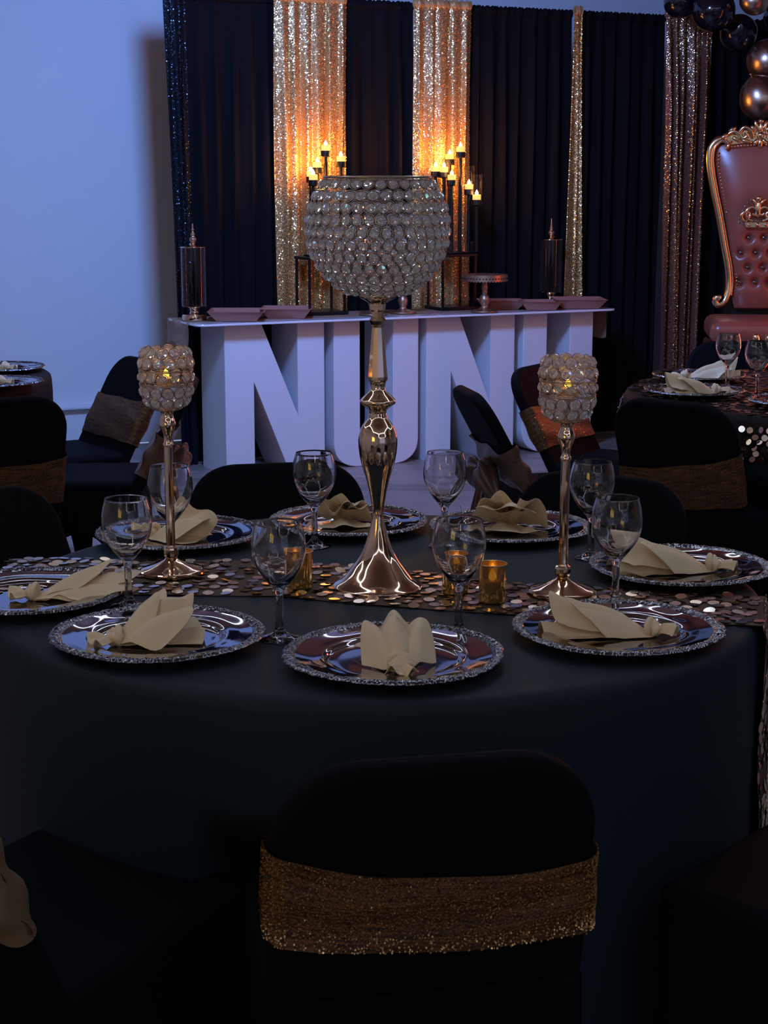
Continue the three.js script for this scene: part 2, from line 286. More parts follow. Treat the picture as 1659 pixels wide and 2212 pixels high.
// ───────────────────────── letter table ─────────────────────────
const LH = 0.754, LD = 0.35;
function letter(name, label, t0, t1, geo) { const t = thing(name, label, 'letter', stage(t0, 0, 0), TH, 'big white table letters'); obj('letter_body', geo, M.letter, t); return t; }
function letterN(w, s1, s2) { return extrude([[0, 0], [s1, 0], [s1, 0.462], [w * 0.632, 0], [w, 0], [w, LH], [w - s2, LH], [w - s2, 0.285], [w * 0.365, LH], [0, LH]], LD, 0.004).translate(0, 0, -LD); }
function letterU(w, s, h) {
  const sh = new THREE.Shape(), r = 0.13, ri = 0.05; sh.moveTo(0, LH); sh.lineTo(0, r); sh.bezierCurveTo(0, r * 0.35, r * 0.4, 0, r * 1.1, 0); sh.lineTo(w - r * 1.1, 0); sh.bezierCurveTo(w - r * 0.4, 0, w, r * 0.35, w, r); sh.lineTo(w, LH); sh.lineTo(w - s, LH);
  sh.lineTo(w - s, 0.2); sh.bezierCurveTo(w - s, 0.155, w - s - ri * 0.4, 0.14, w - s - ri, 0.14); sh.lineTo(s + ri, 0.14); sh.bezierCurveTo(s + ri * 0.4, 0.14, s, 0.155, s, 0.2); sh.lineTo(s, LH); sh.lineTo(0, LH);
  return extrude(sh, LD, 0.004).translate(0, 0, -LD);
}
letter('letter_n', 'big white block letter N, first of the row at the left end', 0, 0.532, letterN(0.532, 0.152, 0.146));
letter('letter_u', 'big white block letter U, second in the row behind the tall gold stand', 0.583, 1.061, letterU(0.478, 0.146));
letter('letter_n', 'big white block letter N, third in the row behind the bow-tied chair', 1.107, 1.632, letterN(0.525, 0.145, 0.146));
letter('letter_u', 'big white block letter U, last of the row at the right end', 1.684, 2.119, letterU(0.435, 0.146));
{
  const t0 = -0.172, t1 = 2.214, d0 = -0.092, d1 = 0.372, cx = (t0 + t1) / 2, cd = (d0 + d1) / 2;
  const t = thing('table_board', 'long white glossy board lying across the four big letters', 'table top', stage(cx, LH, cd), TH);
  const s = roundRect(t1 - t0, d1 - d0, 0.05); obj('board', extrude(s, 0.011, 0.003).rotateX(-Math.PI / 2).translate(0, 0, (d1 - d0) / 2), M.acrylic, t);
  const r = thing('table_runner', 'tan satin runner along the white board with ends hanging down', 'table runner', stage(cx, LH + 0.0115, cd), TH);
  const L = t1 - t0, path = (s) => { const a = 0.115, b = 0.155, tot = L + a + b + 0.01, x = s * tot - a; if (x < 0) return [-L / 2 - 0.006 - 0.004 * Math.sin(x * 30), x]; if (x > L) return [L / 2 + 0.006, L - x]; return [-L / 2 + x, 0.001]; };
  obj('runner_cloth', shell((u, v) => { const [x, y] = path(u); const e = y < 0 ? 1 : 0; return { x: x + e * 0.008 * Math.sin(v * 9), y: y - e * 0.01 * Math.sin(v * 7), z: lerp(0.115, -0.215, v) }; }, 160, 8, 0.0015), M.runnerTan, r);
}
const BY = LH + 0.0135;                                                   // top of the runner on the board
function onBoard(name, label, cat, t, d, turn = 0, group) { return thing(name, label, cat, stage(t, BY, d), TH + turn, group); }
// glass jars with finial lids
{
  const build = (label, t, d) => {
    const j = onBoard('apothecary_jar', label, 'jar', t, d, 0, 'tall glass jars on the letter table');
    obj('foot', lathe([[0, 0], [0.058, 0], [0.060, 0.004], [0.060, 0.026], [0.056, 0.031], [0.026, 0.034], [0.02, 0.045], [0.024, 0.062], [0.034, 0.068], [0, 0.069]], 40), M.goldChrome, j);
    obj('glass_body', lathe([[0.001, 0.070], [0.059, 0.070], [0.060, 0.074], [0.060, 0.352]], 40), M.smoke, j);
    const l = obj('lid', lathe([[0, 0.362], [0.061, 0.353], [0.063, 0.355], [0.062, 0.359], [0.02, 0.366], [0.017, 0.374], [0.009, 0.377]], 40), M.goldChrome, j);
    obj('finial', lathe(smoothProfile([[0.009, 0.376], [0.016, 0.388], [0.017, 0.397], [0.010, 0.404], [0.008, 0.412], [0.011, 0.418], [0.006, 0.425], [0.0045, 0.436], [0.0075, 0.440], [0.004, 0.445], [0.0035, 0.455], [0.001, 0.470]], 40), 20), M.copper, l);
    return j;
  };
  build('tall glass jar with finial lid on the left end of the letter table', -0.105, 0.13);
  build('tall glass jar with finial lid behind the right trays on the letter table', 2.02, 0.29);
}
// square copper trays
{
  const g = (w, h) => { const o = w / 2, i = w * 0.36, k = 0.004, P = (a, y) => [[-a, y, -a], [a, y, -a], [a, y, a], [-a, y, a]]; const loops = [P(i, 0), P(o, h), P(o + 0.006, h + 0.002), P(o, h + 0.004), P(i, k)]; const pos = [], idx = []; loops.forEach((L) => L.forEach((p) => pos.push(...p))); for (let r = 0; r < 4; r++) for (let q = 0; q < 4; q++) { const a = r * 4 + q, b = r * 4 + (q + 1) % 4; idx.push(a, b, b + 4, a, b + 4, a + 4); } idx.push(0, 1, 2, 0, 2, 3, 16, 18, 17, 16, 19, 18); const q = new THREE.BufferGeometry(); q.setAttribute('position', new THREE.Float32BufferAttribute(pos, 3)); q.setIndex(idx); return flat(q); };
  for (const [label, t, d, w, h, turn] of [['square copper tray, leftmost on the letter table beside the left jar', 0.10, 0.08, 0.27, 0.045, 0.42], ['square copper tray between the leftmost tray and the black riser', 0.385, 0.13, 0.25, 0.045, 0.44], ['square copper tray on the board next to the cake stand', 1.63, 0.16, 0.24, 0.042, 0.42], ['square copper tray in front of the right glass jar', 1.80, 0.03, 0.21, 0.042, 0.44], ['square copper tray, rightmost on the letter table', 2.06, 0.06, 0.27, 0.045, 0.42]]) {
    const tr = onBoard('serving_tray', label, 'tray', t, d, -turn, 'square copper trays'); obj('tray_body', g(w, h), M.tray, tr);
  }
}
// black risers with candelabras
function riser(label, t0, t1, d0, d1, h) {
  const t = onBoard('display_riser', label, 'riser', (t0 + t1) / 2, (d0 + d1) / 2, 0, 'black open risers'), w = t1 - t0, dd = d1 - d0, b = 0.011;
  obj('base', rbox(w + 0.02, 0.018, dd + 0.02, 0.004, 0, 0.009, 0), M.blackMetal, t);
  for (const x of [-1, 1]) for (const z of [-1, 1]) obj('post', box(b, h - 0.03, b, x * (w / 2 - b / 2), h / 2, z * (dd / 2 - b / 2)), M.blackMetal, t);
  obj('top', rbox(w + 0.01, 0.016, dd + 0.01, 0.004, 0, h - 0.008, 0), M.blackMetal, t); return t;
}
riser('black open-frame riser under the left candle cluster', 0.515, 0.72, 0.15, 0.33, 0.295);
riser('black open-frame riser under the right candle cluster', 1.275, 1.48, 0.15, 0.33, 0.295);
const flameGeo = lathe(smoothProfile([[0.0001, 0], [0.008, 0.005], [0.0095, 0.011], [0.006, 0.02], [0.0002, 0.03]], 14), 14);
const waxGeo = lathe([[0, 0], [0.0205, 0], [0.0215, 0.002], [0.022, 0.026], [0.019, 0.029], [0.006, 0.026], [0, 0.026]], 24);
const candleI = 0.15;
function candle(label, p, group, s = 1, I = candleI) {
  const c = thing('led_candle', label, 'candle', p, 0, group), w = obj('wax', waxGeo, M.wax, c); w.scale.setScalar(s); w.castShadow = false;
  const f = obj('flame', flameGeo, M.flame, c); f.position.y = 0.025 * s; f.scale.setScalar(s);
  const l = new THREE.PointLight(C(...AMBER), I, 6, 2); l.position.set(0, 0.037 * s, 0); l.castShadow = true; l.shadow.radius = 0.4; c.add(l);
}
function candelabra(label, t, d, y0, arms, clabels, glassH) {
  const P = stage(t, y0, d), c = thing('candelabra', label, 'candelabra', P, TH, 'black candelabras on the risers');
  obj('base', lathe([[0, 0], [0.098, 0], [0.100, 0.004], [0.100, 0.008], [0.02, 0.012], [0, 0.012]], 40), M.blackMetal, c);
  obj('base_glass', lathe([[0.099, 0.008], [0.0995, 0.062]], 40), M.smoke, c);
  arms.forEach(([x, ya, z, gl], k) => {
    const y = ya + 0.036, h = y - y0; obj('post', [cyl(0.009, 0.010, h - 0.03, x, (h - 0.03) / 2 + 0.01, z, 12)], M.blackMetal, c);
    obj('candle_cup', lathe([[0, h - 0.03], [0.024, h - 0.03], [0.0255, h - 0.027], [0.0255, h], [0.0235, h], [0.0235, h - 0.003], [0, h - 0.003]], 24).translate(x, 0, z), M.blackMetal, c);
    if (gl) obj('glass_shade', lathe([[0.028, h - 0.025], [0.028, h + gl]], 28).translate(x, 0, z), M.pane, c);
    const w = stage(t + x, y - 0.002, d - z); candle(clabels[k], w, 'LED candles in the candelabras');
  });
}
const CYB = BY + 0.295;
candelabra('black candelabra with tall posts on the left riser behind the crystal bowl', 0.632, 0.24, CYB, [[0.010, 1.553, 0.02, 0], [0.085, 1.500, 0.04, 0], [-0.015, 1.470, -0.03, 0], [-0.072, 1.408, 0.05, 0], [-0.042, 1.425, -0.05, 0], [-0.022, 1.360, 0.03, 0]],
  ['glowing LED candle, highest of the left cluster', 'glowing LED candle at the right of the left cluster beside the black curtain', 'glowing LED candle in the middle of the left cluster', 'glowing LED candle, leftmost of the left cluster', 'glowing LED candle just behind the leftmost candle', 'glowing LED candle, lowest of the left cluster by the crystal bowl rim']);
candelabra('black candelabra with tall posts on the right riser beside the crystal bowl', 1.39, 0.24, CYB, [[0.018, 1.552, 0.03, 0], [-0.004, 1.515, -0.05, 0.1], [-0.052, 1.448, -0.02, 0.1], [-0.082, 1.452, -0.06, 0], [-0.043, 1.408, 0.05, 0], [0.060, 1.360, 0.05, 0.12], [0.085, 1.306, 0.09, 0.13]],
  ['glowing LED candle, highest of the right cluster', 'glowing LED candle right behind the highest post of the right cluster', 'glowing LED candle at the upper left of the right cluster', 'glowing LED candle, leftmost of the right cluster', 'glowing LED candle on the front left post of the right cluster', 'glowing LED candle at the right of the right cluster above the lowest one', 'glowing LED candle in a clear glass tube, lowest and rightmost of the right cluster']);
// cake stands
{
  const build = (label, t, d, h, rp) => {
    const c = onBoard('cake_stand', label, 'cake stand', t, d, 0, 'copper cake stands');
    obj('pedestal', lathe(smoothProfile([[0.071, 0.002], [0.070, 0.008], [0.045, 0.014], [0.022, 0.022], [0.018, 0.032], [0.024, 0.05], [0.026, 0.068], [0.020, 0.085], [0.013, 0.095], [0.016, 0.103], [0.014, 0.112], [0.017, 0.124], [0.013, h - 0.03], [0.02, h - 0.018]], 60), 32), M.copper, c);
    const pl = obj('plate', lathe([[0, h - 0.018], [rp - 0.004, h - 0.006], [rp, h - 0.003], [rp - 0.002, h], [0, h - 0.004]], 48), M.copper, c);
    const n = 44, r = rp + 0.001; obj('lace_rim', grid((u, v) => { const a = u * Math.PI * 2, y = v === 0 ? h : v === 1 ? h - 0.03 - 0.006 * Math.abs(Math.cos(a * n / 2)) : lerp(h, h - 0.03, v); return { x: r * Math.cos(a), y, z: r * Math.sin(a) }; }, n * 6, 3), M.copper, pl);
    obj('rim_bead', Array.from({ length: n }, (_, k) => new THREE.SphereGeometry(0.0042, 6, 4).translate(r * Math.cos(k / n * 6.283), h - 0.018, r * Math.sin(k / n * 6.283))), M.blackMetal, pl);
  };
  build('copper cake stand with lace-edged plate beside the right riser', 1.435, -0.02, 0.195, 0.118);
  build('copper cake stand behind the gold neck, the one further right', 1.02, 0.10, 0.175, 0.088);
  build('copper cake stand behind the gold neck, the one further left', 0.83, 0.06, 0.165, 0.085);
}

// ───────────────────────── balloons ─────────────────────────
{
  const prof = smoothProfile([[0.0001, -1.12], [0.05, -1.1], [0.30, -0.98], [0.72, -0.68], [0.98, -0.12], [0.95, 0.35], [0.66, 0.76], [0.25, 0.97], [0.0001, 1.0]], 36), g = lathe(prof, 36), k = new THREE.ConeGeometry(0.09, 0.16, 12).translate(0, -1.15, 0);
  for (const [kind, label, x, y, z, r, a, b] of [['black', 'shiny black balloon, leftmost above the rose gold curtain', 1.60, 2.392, -9.36, 0.092, 0.6, 0.2], ['black', 'large shiny black balloon in front of the rose gold curtain top', 1.75, 2.33, -9.2, 0.115, -0.5, 0.3], ['gold', 'small chrome gold balloon at the top of the arch', 1.945, 2.372, -9.1, 0.08, 0.3, -0.4], ['black', 'shiny black balloon under the small gold balloon', 1.922, 2.226, -9.36, 0.102, 1.2, 0.1], ['gold', 'chrome gold balloon, middle of the three gold ones', 2.075, 2.075, -9.29, 0.118, -0.6, -0.8], ['gold', 'chrome gold balloon, lowest and just above the throne crest', 2.006, 1.872, -9.12, 0.118, 0.2, 0.5], ['black', 'shiny black balloon at the far right edge beside the small gold one', 2.16, 2.31, -9.35, 0.11, 0.9, -0.3]]) {
    const t = thing('balloon', label, 'balloon', [x, y, z], 0, 'balloons of the arch'), m = kind === 'black' ? M.balloonBlack : M.balloonGold, bo = obj('balloon_skin', g, m, t); bo.scale.setScalar(r); bo.rotation.set(a, 0, b + Math.PI); const kn = obj('knot', k, m, t); kn.scale.setScalar(r); kn.rotation.copy(bo.rotation);
  }
}
// ───────────────────────── throne ─────────────────────────
{
  const t = thing('throne', 'rose leather throne with carved gold frame, crest and crown emblem', 'throne', [1.905, 0, -8.66], -0.12);
  const HW = [[0.80, 0.10], [0.865, 0.118], [0.92, 0.112], [1.0, 0.118], [1.12, 0.143], [1.258, 0.172], [1.396, 0.204], [1.52, 0.228], [1.575, 0.232], [1.66, 0.215]];
  const hw = (y) => { for (let i = 1; i < HW.length; i++) if (y <= HW[i][0]) { const [a, b] = HW[i - 1], [c, d] = HW[i]; return lerp(b, d, (y - a) / (c - a)); } return 0.215; };
  const btn = []; for (let r = 0; r < 4; r++) for (let q = -1; q <= 1; q++) { const y = 0.93 + r * 0.075, x = (q + (r % 2 ? 0.5 : 0)) * 0.075; if (Math.abs(x) < hw(y) - 0.03) btn.push([x, y]); }
  const puff = (u, v) => {
    const a = u * 2 - 1, top = 1.645 - 0.03 * a * a, y = lerp(0.79, top, v), x = a * hw(y) * 0.97; let z = 0.075 * Math.pow(Math.max(0, 1 - Math.pow(Math.abs(a), 2.6)), 0.6) * Math.pow(Math.sin(Math.PI * Math.min(1, Math.max(0, 0.03 + v * 0.95))), 0.45);
    for (const [bx, by] of btn) { const d = Math.hypot(x - bx, y - by); z -= 0.035 * Math.exp(-d * d / 0.0003) + 0.012 * Math.exp(-d * d / 0.0016); }
    z -= 0.03 * Math.exp(-((x * x) / 0.008 + (y - 1.27) * (y - 1.27) / 0.006)) * 0.6;
    return { x, y, z, s: x * 3, t: y * 3 };
  };
  obj('back_cushion', shell(puff, 48, 90, 0.05), M.leather, t);
  for (const [x, y] of btn) obj('button', new THREE.SphereGeometry(0.009, 12, 8).scale(1, 1, 0.6).translate(x, y, 0.045), M.silverRough, t);
  const side = (s) => [[0.16 * s, 1.645, 0.02], [0.205 * s, 1.645, 0.02], [0.24 * s, 1.61, 0.02], [0.249 * s, 1.56, 0.02], [0.243 * s, 1.50, 0.02], [0.222 * s, 1.396, 0.02], [0.189 * s, 1.258, 0.02], [0.160 * s, 1.12, 0.02], [0.134 * s, 1.0, 0.02], [0.127 * s, 0.92, 0.02], [0.132 * s, 0.865, 0.025], [0.150 * s, 0.825, 0.03], [0.178 * s, 0.812, 0.035], [0.194 * s, 0.832, 0.035], [0.182 * s, 0.852, 0.035], [0.168 * s, 0.842, 0.035]];
  for (const s of [-1, 1]) {
    const f = obj('side_frame', [tube(side(s), 0.019, 90, 12), tube(side(s).map(([x, y, z]) => [x - 0.017 * s, y - 0.002, z + 0.012]).slice(1, 11), 0.007, 60, 8)], M.goldCarve, t);
    obj('nail_trim', Array.from({ length: 40 }, (_, k) => { const y = lerp(0.90, 1.58, k / 39); return new THREE.SphereGeometry(0.0055, 8, 6).translate(s * (hw(y) - 0.026), y, 0.028); }), M.goldCarve, f);
  }
  const el = (x, y, rx, ry, rz, a = 0, z = 0.045) => new THREE.SphereGeometry(1, 14, 10).scale(rx, ry, rz).rotateZ(a).translate(x, y, z);
  const crest = [el(0, 1.70, 0.014, 0.036, 0.014), el(0, 1.735, 0.016, 0.012, 0.014), el(0, 1.665, 0.019, 0.019, 0.018, 0, 0.055), el(0, 1.628, 0.016, 0.026, 0.014)];
  const half = [[0, 1.70], [0.028, 1.705], [0.05, 1.70], [0.085, 1.692], [0.105, 1.668], [0.14, 1.672], [0.175, 1.655], [0.195, 1.64], [0.16, 1.615], [0.10, 1.622], [0.05, 1.632], [0, 1.636]];
  crest.push(extrude([...half, ...half.slice(1, -1).reverse().map(([x, y]) => [-x, y])], 0.014, 0.004).translate(0, 0, 0.025));
  for (const s of [-1, 1]) {
    crest.push(el(s * 0.021, 1.712, 0.011, 0.03, 0.012, -s * 0.35), el(s * 0.036, 1.698, 0.010, 0.022, 0.012, -s * 0.8), el(s * 0.022, 1.632, 0.011, 0.022, 0.012, s * 0.6), el(s * 0.03, 1.675, 0.010, 0.010, 0.012));
    crest.push(tube([[s * 0.036, 1.65, 0.045], [s * 0.052, 1.692, 0.05], [s * 0.082, 1.704, 0.05], [s * 0.103, 1.678, 0.045], [s * 0.088, 1.652, 0.045], [s * 0.066, 1.662, 0.05], [s * 0.073, 1.68, 0.05]], 0.0115, 50, 10));
    crest.push(tube([[s * 0.10, 1.668, 0.045], [s * 0.128, 1.684, 0.045], [s * 0.158, 1.672, 0.04], [s * 0.178, 1.648, 0.035], [s * 0.156, 1.628, 0.035], [s * 0.140, 1.642, 0.04]], 0.0105, 40, 10));
    crest.push(el(s * 0.118, 1.645, 0.026, 0.011, 0.012, s * 0.5), el(s * 0.066, 1.636, 0.03, 0.010, 0.012, s * 0.2), el(s * 0.140, 1.695, 0.022, 0.010, 0.012, -s * 0.5), el(s * 0.180, 1.66, 0.026, 0.012, 0.014, -s * 0.6), el(s * 0.160, 1.612, 0.010, 0.022, 0.012, s * 0.4));
    for (let k = 0; k < 9; k++) crest.push(el(s * (0.03 + k * 0.016), 1.618 - k * 0.0012, 0.0055, 0.0055, 0.006, 0, 0.05));
  }
  obj('crest', crest, M.goldCarve, t);
  const em = [extrude([[-0.062, 1.206], [0.062, 1.206], [0.07, 1.236], [-0.07, 1.236]], 0.016, 0.004).translate(0, 0, 0.078), el(0, 1.221, 0.012, 0.012, 0.012, 0, 0.096), el(-0.042, 1.221, 0.009, 0.009, 0.01, 0, 0.096), el(0.042, 1.221, 0.009, 0.009, 0.01, 0, 0.096)];
  const curl = (s, x, y, k) => tube([[x + s * 0.006 * k, y, 0.085], [x + s * 0.030 * k, y + 0.012 * k, 0.088], [x + s * 0.036 * k, y + 0.042 * k, 0.09], [x + s * 0.012 * k, y + 0.060 * k, 0.09], [x - s * 0.012 * k, y + 0.044 * k, 0.088], [x - s * 0.002 * k, y + 0.026 * k, 0.09], [x + s * 0.012 * k, y + 0.032 * k, 0.092]], 0.0085, 44, 10);
  for (const s of [-1, 1]) em.push(curl(s, s * 0.050, 1.236, 0.85), curl(s, s * 0.018, 1.240, 1.15));
  em.push(el(0, 1.30, 0.016, 0.045, 0.014, 0, 0.09), el(0, 1.352, 0.014, 0.014, 0.012, 0, 0.09), el(-0.018, 1.335, 0.009, 0.020, 0.010, 0.6, 0.09), el(0.018, 1.335, 0.009, 0.020, 0.010, -0.6, 0.09));
  for (let k = 0; k <= 16; k++) { const a = Math.PI * k / 16; em.push(el(0.092 * Math.cos(a), 1.232 + 0.118 * Math.sin(a) * (0.82 + 0.22 * Math.sin(a)), 0.0045, 0.0045, 0.005, 0, 0.068)); }
  obj('crown_emblem', em, M.goldCarve, t);
  obj('seat_cushion', rbox(0.50, 0.115, 0.52, 0.05, 0, 0.712, 0.30, 6), M.leather, t);
  obj('apron', [rbox(0.50, 0.10, 0.50, 0.02, 0, 0.60, 0.30), tube([[-0.22, 0.62, 0.56], [-0.11, 0.59, 0.57], [0, 0.63, 0.575], [0.11, 0.59, 0.57], [0.22, 0.62, 0.56]], 0.014, 40, 8), el(0, 0.645, 0.035, 0.03, 0.02, 0, 0.57), el(-0.03, 0.69, 0.02, 0.026, 0.02, 0.4, 0.565), el(0.03, 0.69, 0.02, 0.026, 0.02, -0.4, 0.565)], M.goldCarve, t);
  for (const s of [-1, 1]) for (const z of [0.10, 0.51]) obj('leg', tube([[s * 0.22, 0.57, z], [s * 0.245, 0.42, z + 0.015], [s * 0.22, 0.2, z], [s * 0.235, 0.015, z + 0.02]], 0.024, 24, 10), M.goldCarve, t);
  obj('back_panel', rbox(0.30, 0.95, 0.04, 0.015, 0, 1.10, -0.035), M.blackMetal, t);
}
// ───────────────────────── covered folding chairs ─────────────────────────
const CW = 0.41;
function backMatrix(rec) { const m = new THREE.Matrix4().makeBasis(V(1, 0, 0), V(0, Math.cos(rec), -Math.sin(rec)), V(0, Math.sin(rec), Math.cos(rec))); m.setPosition(0, 0.425, -0.175); return m; }
function bandGeo(s0, s1, sag, tilt, off, w = CW, th = 0.038, nv = 12, wob = 0.003, flare = 0) {   // a loop round the backrest
  const hx = w / 2 + off, hz = th / 2 + off, r = hz * 0.95, L = [];
  for (const [cx, cz, a0] of [[hx - r, hz - r, 0], [-hx + r, hz - r, 90], [-hx + r, -hz + r, 180], [hx - r, -hz + r, 270]]) for (let k = 0; k <= 6; k++) { const a = (a0 + k * 15) * Math.PI / 180; L.push([cx + r * Math.cos(a), cz + r * Math.sin(a)]); }
  const P = []; for (let i = 0; i < L.length; i++) { const a = L[i], b = L[(i + 1) % L.length], n = Math.hypot(a[0] - b[0], a[1] - b[1]) > 0.05 ? 24 : 1; for (let k = 0; k < n; k++) P.push([lerp(a[0], b[0], k / n), lerp(a[1], b[1], k / n)]); } P.push(P[0]);
  return grid((u, v) => { const [x, z] = P[Math.round(u * (P.length - 1))], q = x / hx, up = -sag * (1 - q * q) + tilt * q; const k = 1 + 0.012 * Math.sin(v * 9 + x * 20) * wob * 100; return { x, y: lerp(s0, s1, v) + up * (0.75 + 0.5 * v) + wob * Math.sin(x * 31 + v * 2), z: z + Math.sign(z) * (wob * Math.sin(v * 11 + x * 13) + 0.004 * Math.sin(v * Math.PI) + flare * Math.pow(1 - v, 2.2)), s: u * 2.2, t: v * 0.4 }; }, P.length - 1, nv);
}
function coveredChair(label, p, face, o = {}) {
  const t = thing('covered_chair', label, 'chair', [p[0], 0, p[1]], Math.atan2(face[0], face[1]), o.group || 'black covered folding chairs'), rec = o.rec ?? 0.42, m = backMatrix(rec), h = o.h ?? 0.41, th = 0.038;
  obj('backrest', extrude(roundRect(CW, h, 0.115, false), th, 0.015, [], 4).translate(0, 0, -th / 2).applyMatrix4(m), M.spandex, t);
  obj('seat', [rbox(0.41, 0.055, 0.42, 0.025, 0, 0.445, 0.02, 5)], M.spandex, t);
  const arch = (w) => { const s = new THREE.Shape(); s.moveTo(-w / 2 - 0.012, 0); s.lineTo(-w / 2 + 0.04, 0); s.bezierCurveTo(-w / 2 + 0.07, 0.2, -w * 0.2, 0.30, 0, 0.30); s.bezierCurveTo(w * 0.2, 0.30, w / 2 - 0.07, 0.2, w / 2 - 0.04, 0); s.lineTo(w / 2 + 0.012, 0); s.lineTo(w / 2, 0.44); s.lineTo(-w / 2, 0.44); return extrude(s, 0.012, 0.004); };
  obj('skirt', arch(0.40).translate(0, 0, 0.212), M.spandex, t); obj('skirt', arch(0.40).translate(0, 0, -0.202), M.spandex, t);
  for (const s of [-1, 1]) obj('skirt', arch(0.40).rotateY(Math.PI / 2).translate(s * 0.2 - 0.006, 0, 0.005), M.spandex, t);
  if (o.sash === 'band') {
    const b = obj('sash', bandGeo(o.s0 ?? 0.10, o.s1 ?? 0.255, o.sag ?? 0.02, o.tilt ?? 0, 0.006, CW, th, 12, o.wob ?? 0.002, o.flare ?? 0).applyMatrix4(m), o.mat || M.band, t, 'gold sequin sash band');
    if (o.seq) {
      const mats = [], E = new THREE.Euler(), Q = new THREE.Quaternion(), g = bandGeo(o.s0 ?? 0.10, o.s1 ?? 0.255, o.sag ?? 0.02, o.tilt ?? 0, 0.0075, CW, th, 12, o.wob ?? 0.002, o.flare ?? 0), P = g.attributes.position, W = Math.round(P.count / 13), one = V(1, 1, 1);
      for (let k = 0; k < o.seq; k++) { const i = Math.floor(rnd() * (W - 1)), v = rnd(), jv = Math.min(11, Math.floor(v * 12)), f = v * 12 - jv, fu = rnd(), at = (a) => { const p0 = V().fromBufferAttribute(P, jv * W + a), p1 = V().fromBufferAttribute(P, (jv + 1) * W + a); return p0.lerp(p1, f); };
        const q = at(i).lerp(at(i + 1), fu); if (q.z > 0 && !o.seqFront) q.z = q.z; E.set((q.z < 0 ? -1 : 1) * (o.flare && v < 0.3 ? -0.55 * (1 - v / 0.3) : 0) + gauss() * 0.28, (q.z < 0 ? Math.PI : 0) + gauss() * 0.25, 0); Q.setFromEuler(E); mats.push(new THREE.Matrix4().multiplyMatrices(m, new THREE.Matrix4().compose(q, Q, one))); }
      stuff('sequins', seqSmall, M.bandSequin, mats, b);
    }
  }
  if (o.sash === 'bow') {
    const mat = o.mat || M.satinBrown, sh = obj('sash', bandGeo(0.07, 0.215, 0.0, 0, 0.008, CW, th, 16, 0.006).applyMatrix4(m), mat, t, 'satin sash tied in a bow behind');
    const R = (g) => g.translate(0, 0.145, -th / 2 - 0.035).applyMatrix4(m);
    obj('knot', R(new THREE.SphereGeometry(0.034, 20, 14).scale(1.0, 1.15, 0.85)), mat, sh);
    for (const s of [-1, 1]) {
      // a puffed loop that droops from the knot
      obj('bow_loop', R(grid((u, v) => { const a = u * Math.PI * 2, q = v, w = Math.sin(Math.PI * Math.min(1, 0.12 + q * 0.88)) ** 0.7, fo = 1 + 0.16 * Math.sin(a * 5 + q * 3); return { x: s * (0.012 + 0.13 * q) , y: -0.05 * q * q * 1.6 + 0.055 * w * fo * Math.cos(a), z: -0.02 - 0.02 * q + 0.036 * w * fo * Math.sin(a) }; }, 36, 18)), mat, sh);
      obj('bow_tail', shell((u, v) => { const q = v * 2 - 1, w = 0.022 + 0.085 * Math.pow(u, 0.6); return { x: s * (0.012 + 0.06 * u) + q * w, y: 0.55 - u * 0.46 - 0.02 * q * s * u, z: -0.30 - 0.035 * u - 0.020 * Math.sin(q * 6 + u * 3) * (0.3 + u) }; }, 24, 24, 0.002), mat, sh);
    }
  }
  return t;
}
const seqSmall = new THREE.CircleGeometry(0.0014, 6);
const back = (p, f, rec = 0.42) => { const L = Math.hypot(...f), z = 0.175 + 0.41 * Math.sin(rec); return [p[0] + f[0] / L * z, p[1] + f[1] / L * z]; };   // chair centre from the top of its back
coveredChair('black covered chair in the foreground with a wide gold sequin band, seen from behind', back([0.068, -1.895], [-0.2, -0.98], 0.2), [-0.2, -0.98], { rec: 0.2, h: 0.346, sash: 'band', s0: 0.112, s1: 0.222, sag: 0.026, tilt: 0.016, seq: 5500, flare: 0.016, wob: 0.0016 });
coveredChair('black covered chair at the back of the main table under the left rear wine glass', back([-0.255, -3.82], [0.22, 0.97]), [0.22, 0.97]);
coveredChair('black covered chair at the main table behind the right wine glasses', back([0.50, -3.66], [-0.54, 0.84]), [-0.54, 0.84]);
coveredChair('black covered chair at the left rear of the main table behind the runner end', back([-0.87, -3.44], [0.8, 0.6]), [0.8, 0.6]);
coveredChair('black covered chair with a gold band seen from behind at the right table', back([0.83, -4.80], [0.66, -0.75], 0.3), [0.66, -0.75], { rec: 0.3, sash: 'band', s0: 0.08, s1: 0.225, sag: 0.012, tilt: -0.03, seq: 130 });
coveredChair('black covered chair in profile with a brown satin bow before the letters', back([0.26, -5.32], [1, -0.2], 0.5), [1, -0.2], { rec: 0.5, sash: 'bow' });
coveredChair('black covered chair with a bright orange gold sequin band behind the right crystal candlestick', back([0.535, -6.03], [0.85, 0.52], 0.5), [0.85, 0.52], { rec: 0.5, sash: 'band', s0: 0.10, s1: 0.255, sag: 0.0, seq: 600, seqFront: true });
coveredChair('black covered chair with a tan gold band facing left beside the left crystal candlestick', back([-0.90, -6.26], [-0.82, 0.57], 0.5), [-0.82, 0.57], { rec: 0.5, sash: 'band', s0: 0.08, s1: 0.24, sag: 0.0, seq: 160, seqFront: true });
coveredChair('black covered chair with a gold band seen from behind at the left table', back([-1.12, -4.85], [-0.5, -0.86], 0.3), [-0.5, -0.86], { rec: 0.3, sash: 'band', s0: 0.06, s1: 0.215, sag: 0.015, tilt: 0.0, seq: 60 });
coveredChair('black covered chair with an orange-lit satin bow behind the left crystal candlestick', back([-0.64, -5.60], [-1, 0.06], 0.5), [-1, 0.06], { rec: 0.5, sash: 'bow' });
coveredChair('black covered chair behind the right table below the throne', back([1.40, -6.62], [0.05, 1], 0.3), [0.05, 1], { rec: 0.3 });
